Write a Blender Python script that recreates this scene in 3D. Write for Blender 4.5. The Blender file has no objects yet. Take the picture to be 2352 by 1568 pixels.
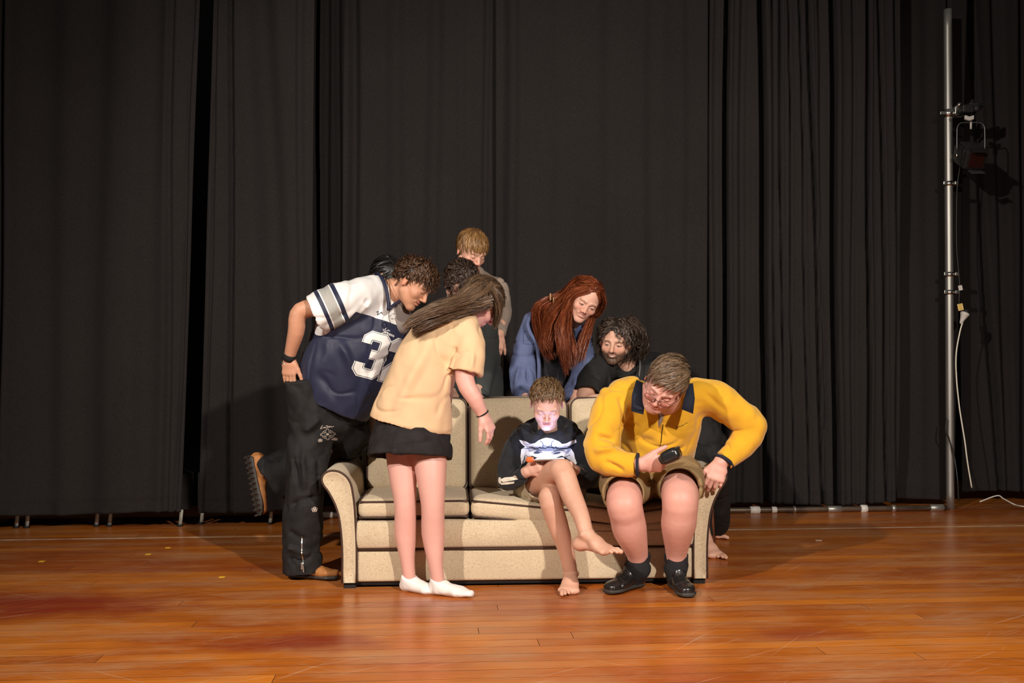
import bpy, bmesh, math, random
import numpy as np
from mathutils import Vector, Matrix
from mathutils.bvhtree import BVHTree

random.seed(7)
rng = np.random.RandomState(11)
SC = bpy.context.scene
COL = SC.collection

# ------------------------------------------------------------------ camera
FPX, CX, HY, CAMH = 2300.0, 1176.0, 850.0, 1.07
cam_d = bpy.data.cameras.new('camera')
cam = bpy.data.objects.new('camera', cam_d)
COL.objects.link(cam)
cam.location = (0, 0, CAMH)
cam.rotation_euler = (math.pi/2, 0, 0)
cam_d.sensor_fit = 'HORIZONTAL'
cam_d.sensor_width = 36.0
cam_d.lens = 36.0*FPX/2352.0
cam_d.shift_y = (HY-784.0)/2352.0
cam_d.clip_start = 0.05
cam_d.clip_end = 60
SC.camera = cam

# ------------------------------------------------------------------ world, lights, exposure
world = bpy.data.worlds.new('world')
SC.world = world
world.use_nodes = True
world.node_tree.nodes['Background'].inputs[0].default_value = (1.0, 0.92, 0.84, 1)
world.node_tree.nodes['Background'].inputs[1].default_value = 0.055
SC.view_settings.view_transform = 'Standard'
SC.view_settings.look = 'None'
SC.view_settings.gamma = 1.0
SC.view_settings.exposure = 0.42
SC.view_settings.use_curve_mapping = False

def spot(name, loc, target, power, color, size, angle, blend):
    d = bpy.data.lights.new(name, 'SPOT')
    d.energy = power; d.color = color; d.shadow_soft_size = size
    d.spot_size = math.radians(angle); d.spot_blend = blend
    o = bpy.data.objects.new(name, d)
    COL.objects.link(o)
    o.location = loc
    v = Vector(target)-Vector(loc)
    o.rotation_euler = v.to_track_quat('-Z', 'Y').to_euler()
    return o
# two stage lanterns hanging out in the hall, in front of and above the stage
spot('stage_lantern_right', (2.3, -0.6, 3.5), (0.1, 5.6, 0.7), 1150, (1.0, 0.91, 0.82), 0.09, 76, 0.9)
spot('stage_lantern_left', (-3.1, -0.6, 3.9), (1.1, 5.6, 0.8), 1150, (1.0, 0.91, 0.82), 0.09, 76, 0.9)

# ------------------------------------------------------------------ helpers
def P(px, py, Y):
    """world point seen at photo pixel (px, py) when it stands Y metres from the camera"""
    return np.array([(px-CX)*Y/FPX, Y, CAMH-(py-HY)*Y/FPX])

def N_(v):
    v = np.asarray(v, float)
    return v/np.linalg.norm(v)

def tagset(o, label=None, cat=None, group=None, kind=None):
    if label: o['label'] = label
    if cat: o['category'] = cat
    if group: o['group'] = group
    if kind: o['kind'] = kind
    return o

def empty(name, loc, label, cat, group=None, rotz=0.0):
    o = bpy.data.objects.new(name, None)
    o.empty_display_size = 0.1
    COL.objects.link(o)
    o.location = tuple(loc); o.rotation_euler = (0, 0, rotz)
    return tagset(o, label, cat, group)

def mesh_obj(name, V, F, mat, parent=None, col=None, attrs=None, smooth=True, world=True):
    """mesh from world-space vertices (list or array) and faces; parented without moving"""
    me = bpy.data.meshes.new(name)
    V = np.asarray(V, dtype=np.float32).reshape(-1, 3)
    if parent is not None and world:
        mi = np.array(Matrix.LocRotScale(parent.location, parent.rotation_euler, parent.scale).inverted()) if parent.parent is None else None
        if mi is not None:
            V = V@mi[:3, :3].T.astype(np.float32)+mi[:3, 3].astype(np.float32)
    if isinstance(F, np.ndarray):
        nf, k = F.shape
        me.vertices.add(len(V)); me.vertices.foreach_set('co', V.ravel())
        me.loops.add(nf*k); me.loops.foreach_set('vertex_index', F.ravel().astype(np.int32))
        me.polygons.add(nf)
        me.polygons.foreach_set('loop_start', np.arange(0, nf*k, k, dtype=np.int32))
        me.polygons.foreach_set('loop_total', np.full(nf, k, dtype=np.int32))
        me.update(calc_edges=True)
    else:
        me.from_pydata([tuple(map(float, v)) for v in V], [], F)
    if smooth:
        me.polygons.foreach_set('use_smooth', np.ones(len(me.polygons), dtype=bool))
    if col is not None:
        a = me.attributes.new('Col', 'FLOAT_COLOR', 'POINT')
        c = np.ones((len(V), 4), dtype=np.float32); c[:, :3] = col
        a.data.foreach_set('color', c.ravel())
    for k_, v_ in (attrs or {}).items():
        a = me.attributes.new(k_, 'FLOAT', 'POINT')
        a.data.foreach_set('value', np.asarray(v_, dtype=np.float32).ravel())
    if mat: me.materials.append(mat)
    me.validate()
    o = bpy.data.objects.new(name, me)
    COL.objects.link(o)
    if parent is not None: o.parent = parent
    return o

def merge(parts):
    """join (V, F) blocks (F quads or tris as arrays of one width) into one"""
    Vs, Fs, n = [], [], 0
    for V, F in parts:
        V = np.asarray(V, float).reshape(-1, 3); F = np.asarray(F)
        Vs.append(V); Fs.append(F+n); n += len(V)
    return np.vstack(Vs), np.vstack(Fs)

# ---- basic shapes as (V, F) with quad faces
def box_vf(lo, hi, bev=0.0):
    lo = np.array(lo, float); hi = np.array(hi, float)
    if bev <= 0:
        V = [[(lo, hi)[i][0], (lo, hi)[j][1], (lo, hi)[k][2]] for k in (0, 1) for j in (0, 1) for i in (0, 1)]
        F = [[0, 2, 3, 1], [4, 5, 7, 6], [0, 1, 5, 4], [2, 6, 7, 3], [0, 4, 6, 2], [1, 3, 7, 5]]
        return np.array(V), np.array(F)
    return rbox_vf((lo+hi)/2, (hi-lo)/2, bev, 3)

def rbox_vf(c, h, r, n=3, bulge=None, nn=8):
    """rounded box: centre c, half sizes h, radius r; bulge(u,v,w)->offset"""
    c = np.array(c, float); h = np.array(h, float); r = min(r, *(h*0.999))
    def ts(hh):
        a = np.linspace(-math.pi/4, math.pi/4, 1)
        inner = np.linspace(-1, 1, nn)
        e = hh-r
        cor = [math.tan(t) for t in np.linspace(math.pi/4, 0, n+1)]
        left = [-(e+r*q) for q in cor[:-1]]
        mid = list(inner*e)
        return np.array(left+mid+[-x for x in reversed(left)])
    V, F, key = [], [], {}
    def vid(p):
        k = tuple(np.round(p, 6))
        if k not in key:
            key[k] = len(V); V.append(p)
        return key[k]
    T = [ts(hh) for hh in h]
    for ax in range(3):
        a1, a2 = (ax+1) % 3, (ax+2) % 3
        for s in (-1, 1):
            g = {}
            for i, u in enumerate(T[a1]):
                for j, v in enumerate(T[a2]):
                    p = np.zeros(3); p[ax] = s*h[ax]; p[a1] = u; p[a2] = v
                    g[i, j] = vid(p)
            for i in range(len(T[a1])-1):
                for j in range(len(T[a2])-1):
                    q = [g[i, j], g[i+1, j], g[i+1, j+1], g[i, j+1]]
                    F.append(q if s > 0 else q[::-1])
    V = np.array(V)
    inn = np.clip(V, -(h-r), h-r)
    d = V-inn; L = np.linalg.norm(d, axis=1, keepdims=True)
    V = inn+d/np.maximum(L, 1e-9)*r
    if bulge is not None:
        V = V+bulge(V/h)
    return V+c, np.array(F)

def catmull(pts, m):
    pts = np.asarray(pts, float)
    if len(pts) < 3:
        t = np.linspace(0, 1, m*(len(pts)-1)+1)[:, None]
        return pts[0]+(pts[1]-pts[0])*t
    Q = np.vstack([2*pts[0]-pts[1], pts, 2*pts[-1]-pts[-2]])
    out = []
    for i in range(1, len(Q)-2):
        for t in np.linspace(0, 1, m, endpoint=False):
            out.append(0.5*((2*Q[i])+(-Q[i-1]+Q[i+1])*t+(2*Q[i-1]-5*Q[i]+4*Q[i+1]-Q[i+2])*t*t+(-Q[i-1]+3*Q[i]-3*Q[i+1]+Q[i+2])*t**3))
    out.append(Q[-2])
    return np.array(out)

def tube_vf(pts, r, k=8, closed=False, caps=True):
    pts = np.asarray(pts, float); n = len(pts)
    r = np.broadcast_to(np.asarray(r, float), (n,))
    if closed: T = np.roll(pts, -1, 0)-np.roll(pts, 1, 0)
    else: T = np.gradient(pts, axis=0)
    T /= np.maximum(np.linalg.norm(T, axis=1, keepdims=True), 1e-9)
    ref = np.array([0, 0, 1.0]) if abs(T[0][2]) < 0.9 else np.array([1.0, 0, 0])
    u = np.cross(T[0], ref); u /= np.linalg.norm(u)
    V = []
    for i in range(n):
        u = u-T[i]*np.dot(u, T[i]); u /= max(np.linalg.norm(u), 1e-9)
        w = np.cross(T[i], u)
        for a in range(k):
            th = 2*math.pi*a/k
            V.append(pts[i]+r[i]*(math.cos(th)*u+math.sin(th)*w))
    F = []
    for i in range(n if closed else n-1):
        j = (i+1) % n
        for a in range(k):
            b = (a+1) % k
            F.append([i*k+a, i*k+b, j*k+b, j*k+a])
    if caps and not closed:
        for i, s in ((0, -1), (n-1, 1)):
            V.append(pts[i]); c = len(V)-1
            for a in range(0, k, 2):
                q = [i*k+a, i*k+(a+1) % k, i*k+(a+2) % k, c]
                F.append(q if s > 0 else q[::-1])
    return np.array(V), np.array(F)

def lathe_vf(prof, c, axis=(0, 0, 1), k=24):
    """prof: (radius, height) pairs"""
    ax = N_(axis); ref = np.array([1.0, 0, 0]) if abs(ax[0]) < 0.9 else np.array([0, 1.0, 0])
    u = N_(np.cross(ax, ref)); w = np.cross(ax, u)
    V, F = [], []
    for r, h in prof:
        for a in range(k):
            th = 2*math.pi*a/k
            V.append(np.array(c)+ax*h+max(r, 1e-5)*(math.cos(th)*u+math.sin(th)*w))
    for i in range(len(prof)-1):
        for a in range(k):
            b = (a+1) % k
            F.append([i*k+a, i*k+b, (i+1)*k+b, (i+1)*k+a])
    return np.array(V), np.array(F)

# ---- vectorised value noise
_perm = rng.rand(64, 64, 64).astype(np.float32)*2-1
def vnoise(X, scale=1.0, seed=0):
    X = np.asarray(X, np.float32)*scale+seed*17.31
    i = np.floor(X).astype(int); f = X-i; f = f*f*(3-2*f)
    r = np.zeros(len(X), np.float32)
    for a in (0, 1):
        for b in (0, 1):
            for c in (0, 1):
                w = (f[:, 0] if a else 1-f[:, 0])*(f[:, 1] if b else 1-f[:, 1])*(f[:, 2] if c else 1-f[:, 2])
                r += w*_perm[(i[:, 0]+a) % 64, (i[:, 1]+b) % 64, (i[:, 2]+c) % 64]
    return r

# ------------------------------------------------------------------ signed-distance modelling
class Sdf:
    def __init__(s, vox):
        s.vox = vox; s.pr = []
    def seg(s, p, q, A, B=None, w=(0, 0, 1), k=0.02, caps=(None, None), sub=False, hard=False):
        """tapered limb from p to q; A, B = (half-width along w, half-depth) or a radius"""
        if B is None: B = A
        A = (A, A) if np.isscalar(A) else A; B = (B, B) if np.isscalar(B) else B
        s.pr.append(('seg', np.array(p, float), np.array(q, float), A, B, np.array(w, float), k, caps, sub))
        return s
    def chain(s, pts, R, w=(0, 0, 1), k=0.02, m=1, caps=(None, None), sub=False):
        pts = np.asarray(pts, float)
        R = [(r, r) if np.isscalar(r) else r for r in R]
        if m > 1:
            pts2 = catmull(pts, m); R2 = catmull(np.array(R), m)
        else: pts2, R2 = pts, np.array(R)
        if m > 1:
            s.pr.append(('tube', pts2, R2, caps, None, np.array(w, float), k, caps, sub))
            return s
        n = len(pts2)-1
        for i in range(n):
            s.seg(pts2[i], pts2[i+1], tuple(R2[i]), tuple(R2[i+1]), w, k if i == 0 else min(k, 0.012),
                  (caps[0] if i == 0 else None, caps[1] if i == n-1 else None), sub)
        return s
    def ell(s, c, r, R=None, k=0.015, sub=False):
        """ellipsoid; R rows = local axes"""
        s.pr.append(('ell', np.array(c, float), np.array(r, float) if not np.isscalar(r) else np.full(3, float(r)),
                     np.eye(3) if R is None else np.array(R, float), k, sub))
        return s
    def dist(s, pr, X):
        if pr[0] == 'seg':
            _, p, q, A, B, w, k, caps, sub = pr
            d = q-p; L = max(np.linalg.norm(d), 1e-6); ax = d/L
            w = w-ax*np.dot(w, ax)
            if np.linalg.norm(w) < 1e-4:
                w = np.array([1.0, 0, 0])-ax*ax[0]
            w = w/np.linalg.norm(w); n = np.cross(ax, w)
            R = X-p.astype(np.float32)
            a = R@ax.astype(np.float32)
            t = np.clip(a/L, 0, 1)
            ra = A[0]+(B[0]-A[0])*t; rb = A[1]+(B[1]-A[1])*t
            e0 = np.maximum(-a, 0); e1 = np.maximum(a-L, 0)
            c0 = caps[0] if caps[0] is not None else min(A)
            c1 = caps[1] if caps[1] is not None else min(B)
            u = R@w.astype(np.float32); v = R@n.astype(np.float32)
            q2 = (u/ra)**2+(v/rb)**2
            if caps[0] is None and caps[1] is None:
                qq = np.sqrt(q2+(e0/c0)**2+(e1/c1)**2)
                return (qq-1)*np.minimum(ra, rb)
            side = (np.sqrt(q2)-1)*np.minimum(ra, rb)
            if caps[0] is None:
                side = (np.sqrt(q2+(e0/c0)**2)-1)*np.minimum(ra, rb)
            elif caps[1] is None:
                side = (np.sqrt(q2+(e1/c1)**2)-1)*np.minimum(ra, rb)
            if caps[0] is not None: side = np.maximum(side, -a-c0)
            if caps[1] is not None: side = np.maximum(side, a-L-c1)
            return side
        if pr[0] == 'tube':
            _, pts, RR, caps, _, w0, k, _, sub = pr
            sh = X.shape[:-1]; best = np.full(sh, 1e9, np.float32); out = np.full(sh, 1.0, np.float32); flat = None
            n = len(pts)-1
            for i in range(n):
                p, q = pts[i], pts[i+1]; d = q-p; L = max(np.linalg.norm(d), 1e-6); ax = d/L
                w = w0-ax*np.dot(w0, ax)
                if np.linalg.norm(w) < 1e-4: w = np.array([1.0, 0, 0])-ax*ax[0]
                w = w/np.linalg.norm(w); nn = np.cross(ax, w)
                R = X-p.astype(np.float32)
                a = R@ax.astype(np.float32); t = np.clip(a/L, 0, 1)
                u = R@w.astype(np.float32); v = R@nn.astype(np.float32)
                e = a-t*np.float32(L)
                ra = RR[i][0]+(RR[i+1][0]-RR[i][0])*t; rb = RR[i][1]+(RR[i+1][1]-RR[i][1])*t
                mn = np.minimum(ra, rb)
                e2 = e
                if i == 0 and caps[0] is not None: e2 = np.where(a < 0, 0, e2)
                if i == n-1 and caps[1] is not None: e2 = np.where(a > L, 0, e2)
                val = (np.sqrt((u/ra)**2+(v/rb)**2+(e2/mn)**2)-1)*mn
                if i == 0 and caps[0] is not None: val = np.maximum(val, np.where(a < 0, -a-np.float32(caps[0]), -1))
                if i == n-1 and caps[1] is not None: val = np.maximum(val, np.where(a > L, a-np.float32(L+caps[1]), -1))
                de = u*u+v*v+e*e
                m_ = de < best
                best = np.where(m_, de, best); out = np.where(m_, val, out)
            return out
        _, c, r, R, k, sub = pr
        Y = (X-c.astype(np.float32))@R.T.astype(np.float32)
        q = np.sqrt(((Y/r.astype(np.float32))**2).sum(-1))
        return (q-1)*min(r)*(0.6+0.4*1)
    def bounds(s, pr):
        if pr[0] == 'seg':
            m = max(max(pr[3]), max(pr[4]))
            e = m
            for c in pr[7]:
                if c: e = max(e, c)
            return np.minimum(pr[1], pr[2])-e, np.maximum(pr[1], pr[2])+e
        if pr[0] == 'tube':
            m = float(np.max(pr[2]))
            return pr[1].min(0)-m, pr[1].max(0)+m
        m = (np.abs(pr[3].T)*pr[2]).sum(1)
        return pr[1]-m, pr[1]+m
    def mesh(s, clip=None, lo=None, hi=None):
        h = s.vox
        adds = [p for p in s.pr if not p[-1]]
        bl = np.min([s.bounds(p)[0] for p in adds], 0)-3*h
        bh = np.max([s.bounds(p)[1] for p in adds], 0)+3*h
        if lo is not None: bl = np.maximum(bl, lo)
        if hi is not None: bh = np.minimum(bh, hi)
        n = np.ceil((bh-bl)/h).astype(int)+1
        F = np.full(n, 0.2, np.float32)
        gx = [(bl[i]+h*np.arange(n[i])).astype(np.float32) for i in range(3)]
        for p in s.pr:
            k = p[6] if p[0] in ('seg', 'tube') else p[4]
            b0, b1 = s.bounds(p)
            pad = k+3*h+0.004
            i0 = np.maximum(np.floor((b0-pad-bl)/h).astype(int), 0)
            i1 = np.minimum(np.ceil((b1+pad-bl)/h).astype(int)+1, n)
            if (i1 <= i0).any(): continue
            X = np.stack(np.meshgrid(gx[0][i0[0]:i1[0]], gx[1][i0[1]:i1[1]], gx[2][i0[2]:i1[2]], indexing='ij'), -1)
            d = s.dist(p, X).astype(np.float32)
            sl = tuple(slice(a, b) for a, b in zip(i0, i1))
            f = F[sl]
            if p[-1]:
                hh = np.maximum(k-np.abs(f+d), 0)/max(k, 1e-6)
                F[sl] = np.maximum(f, -d)+hh*hh*k*0.25
            else:
                hh = np.maximum(k-np.abs(f-d), 0)/max(k, 1e-6)
                F[sl] = np.minimum(f, d)-hh*hh*k*0.25
        if clip is not None:
            X = np.stack(np.meshgrid(*gx, indexing='ij'), -1)
            for (c, nrm) in clip:
                dd = (X-np.array(c, np.float32))@np.array(nrm, np.float32)
                F = np.maximum(F, dd)
        F[0] = F[-1] = 0.2; F[:, 0] = F[:, -1] = 0.2; F[:, :, 0] = F[:, :, -1] = 0.2
        return nets(F, bl, h)

def nets(F, org, h):
    ins = F < 0
    c = np.zeros(tuple(np.array(F.shape)-1), np.uint8)
    nx, ny, nz = c.shape
    for a in (0, 1):
        for b in (0, 1):
            for d in (0, 1):
                c += ins[a:a+nx, b:b+ny, d:d+nz]
    act = (c > 0) & (c < 8)
    idx = np.argwhere(act)
    vid = np.full(c.shape, -1, np.int64); vid[act] = np.arange(len(idx))
    pos = np.zeros((len(idx), 3)); cnt = np.zeros(len(idx))
    cor = [(a, b, d) for a in (0, 1) for b in (0, 1) for d in (0, 1)]
    val = {q: F[idx[:, 0]+q[0], idx[:, 1]+q[1], idx[:, 2]+q[2]] for q in cor}
    for q in cor:
        for ax in range(3):
            if q[ax] == 0:
                q2 = list(q); q2[ax] = 1; q2 = tuple(q2)
                fa, fb = val[q], val[q2]
                m = (fa < 0) != (fb < 0)
                t = np.where(m, fa/np.where(fa == fb, 1, fa-fb), 0)
                e = np.array(q, float)[None].repeat(len(idx), 0); e[:, ax] += t
                pos += e*m[:, None]; cnt += m
    V = org+h*(idx+pos/cnt[:, None])
    faces = []
    for ax in range(3):
        a1, a2 = (ax+1) % 3, (ax+2) % 3
        sl0 = [slice(None)]*3; sl1 = [slice(None)]*3
        sl0[ax] = slice(0, -1); sl1[ax] = slice(1, None)
        i0 = ins[tuple(sl0)]; i1 = ins[tuple(sl1)]
        e = np.argwhere(i0 != i1)
        ok = (e[:, a1] > 0) & (e[:, a2] > 0) & (e[:, a1] < F.shape[a1]-1) & (e[:, a2] < F.shape[a2]-1)
        e = e[ok]
        fl = i0[tuple(e.T)]
        def g(o1, o2):
            t = e.copy(); t[:, a1] -= o1; t[:, a2] -= o2
            return vid[tuple(t.T)]
        q = np.stack([g(1, 1), g(0, 1), g(0, 0), g(1, 0)], 1)
        q[~fl] = q[~fl][:, ::-1]
        faces.append(q)
    Fq = np.vstack(faces)
    Fq = Fq[(Fq >= 0).all(1)]
    return V, Fq

def vnormals(V, F):
    a = V[F[:, 2]]-V[F[:, 0]]; b = V[F[:, 3]]-V[F[:, 1]]
    n = np.cross(a, b); N = np.zeros_like(V)
    for i in range(4): np.add.at(N, F[:, i], n)
    return N/np.maximum(np.linalg.norm(N, axis=1, keepdims=True), 1e-12)

def relax(V, F, it=2, lam=.5):
    E = np.vstack([F[:, [0, 1]], F[:, [1, 2]], F[:, [2, 3]], F[:, [3, 0]]])
    n = len(V); V = V.copy()
    cnt = np.bincount(E.ravel(), minlength=n)
    for _ in range(it):
        S = np.stack([np.bincount(E[:, 0], V[E[:, 1], k], n)+np.bincount(E[:, 1], V[E[:, 0], k], n) for k in range(3)], 1)
        V += lam*(S/np.maximum(cnt, 1)[:, None]-V)
    return V

def seg_t(V, p, q):
    p = np.asarray(p, float); q = np.asarray(q, float)
    d = q-p
    return ((V-p)@d)/np.dot(d, d)

def seg_d(V, p, q):
    p = np.asarray(p, float); q = np.asarray(q, float)
    t = np.clip(seg_t(V, p, q), 0, 1)[:, None]
    return np.linalg.norm(V-p-t*(q-p), axis=1)

def sstep(a, b, x):
    t = np.clip((x-a)/(b-a), 0, 1)
    return t*t*(3-2*t)

def folds(V, F, lines, noise=None, crease=.0065):
    """lines: (p, q, width, amp) ridges (amp>0) or creases (amp<0); noise: list of (scale xyz, amp)"""
    N = vnormals(V, F)
    off = np.zeros(len(V))
    for p, q, w, a in lines:
        d = seg_d(V, p, q)
        t = seg_t(V, p, q)
        fade = sstep(-0.15, 0.25, t)*(1-sstep(0.75, 1.15, t))
        off += 2.1*a*np.exp(-(d/w)**2)*np.clip(fade+0.15, 0, 1)
    for i, (sc, a) in enumerate(noise or []):
        off += (1.2 if max(np.atleast_1d(sc)) < 15 else 1.7)*a*vnoise(V*np.asarray(sc), 1.0, i+1)
    if crease and noise:
        c1 = vnoise(V*np.array([9, 9, 6]), 1.0, 9); c2 = vnoise(V*np.array([6, 6, 11]), 1.0, 12); mk = vnoise(V, 5.0, 14)
        off -= crease*(np.exp(-(c1/.10)**2)*sstep(-.1, .4, mk)+np.exp(-(c2/.10)**2)*sstep(-.1, .4, -mk))
    return V+N*off[:, None]

# ------------------------------------------------------------------ materials
def newmat(name):
    m = bpy.data.materials.new(name); m.use_nodes = True
    nt = m.node_tree
    return m, nt, nt.nodes['Principled BSDF']

def nd(nt, t, **kw):
    n = nt.nodes.new(t)
    for k, v in kw.items():
        if k.startswith('i_'):
            n.inputs[k[2:].replace('_', ' ')].default_value = v
        else: setattr(n, k, v)
    return n

def simple(name, col, rough=0.6, metal=0.0, noise=0.0, nscale=40, bump=0.0, bscale=200, sheen=0.0, emit=None, spec=0.5, coat=0.0, stretch=None):
    m, nt, b = newmat(name)
    b.inputs['Base Color'].default_value = (*col, 1)
    b.inputs['Roughness'].default_value = rough
    b.inputs['Metallic'].default_value = metal
    b.inputs['Specular IOR Level'].default_value = spec
    b.inputs['Coat Weight'].default_value = coat
    if sheen:
        b.inputs['Sheen Weight'].default_value = sheen
        b.inputs['Sheen Roughness'].default_value = 0.5
    if emit:
        b.inputs['Emission Color'].default_value = (*emit[0], 1)
        b.inputs['Emission Strength'].default_value = emit[1]
    if noise or bump:
        geo = nd(nt, 'ShaderNodeTexCoord')
        src = geo.outputs['Object']
        if stretch:
            mp = nd(nt, 'ShaderNodeMapping'); mp.inputs['Scale'].default_value = stretch
            nt.links.new(src, mp.inputs[0]); src = mp.outputs[0]
    if noise:
        n = nd(nt, 'ShaderNodeTexNoise'); n.inputs['Scale'].default_value = nscale
        n.inputs['Detail'].default_value = 4
        nt.links.new(src, n.inputs['Vector'])
        r = nd(nt, 'ShaderNodeMapRange')
        r.inputs['From Min'].default_value = 0.3; r.inputs['From Max'].default_value = 0.7
        r.inputs['To Min'].default_value = 1-noise; r.inputs['To Max'].default_value = 1+noise
        nt.links.new(n.outputs['Fac'], r.inputs['Value'])
        mx = nd(nt, 'ShaderNodeVectorMath', operation='SCALE')
        mx.inputs[0].default_value = col
        nt.links.new(r.outputs[0], mx.inputs['Scale'])
        nt.links.new(mx.outputs[0], b.inputs['Base Color'])
    if bump:
        n2 = nd(nt, 'ShaderNodeTexNoise'); n2.inputs['Scale'].default_value = bscale; n2.inputs['Detail'].default_value = 3
        nt.links.new(src, n2.inputs['Vector'])
        bp = nd(nt, 'ShaderNodeBump'); bp.inputs['Strength'].default_value = bump; bp.inputs['Distance'].default_value = 0.004
        nt.links.new(n2.outputs['Fac'], bp.inputs['Height'])
        nt.links.new(bp.outputs[0], b.inputs['Normal'])
    return m

def colattr(name, rough=0.5, sss=0.0, bump=0.0, bscale=300, spec=0.5, sheen=0.0, aniso=0.0):
    m, nt, b = newmat(name)
    a = nd(nt, 'ShaderNodeAttribute', attribute_name='Col')
    nt.links.new(a.outputs['Color'], b.inputs['Base Color'])
    b.inputs['Roughness'].default_value = rough
    b.inputs['Specular IOR Level'].default_value = spec
    b.inputs['Sheen Weight'].default_value = sheen
    if sss:
        b.inputs['Subsurface Weight'].default_value = sss
        b.inputs['Subsurface Radius'].default_value = (0.012, 0.005, 0.003)
        b.inputs['Subsurface Scale'].default_value = 0.6
    if bump:
        tc = nd(nt, 'ShaderNodeTexCoord')
        n2 = nd(nt, 'ShaderNodeTexNoise'); n2.inputs['Scale'].default_value = bscale; n2.inputs['Detail'].default_value = 3
        nt.links.new(tc.outputs['Object'], n2.inputs['Vector'])
        bp = nd(nt, 'ShaderNodeBump'); bp.inputs['Strength'].default_value = bump; bp.inputs['Distance'].default_value = 0.002
        nt.links.new(n2.outputs['Fac'], bp.inputs['Height'])
        nt.links.new(bp.outputs[0], b.inputs['Normal'])
    return m
# ================================================================== THE STAGE
TILT = 0.075                                    # the stage runs slightly away to the right
SD = np.array([math.cos(TILT), math.sin(TILT), 0]); SN = np.array([-math.sin(TILT), math.cos(TILT), 0])

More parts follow.
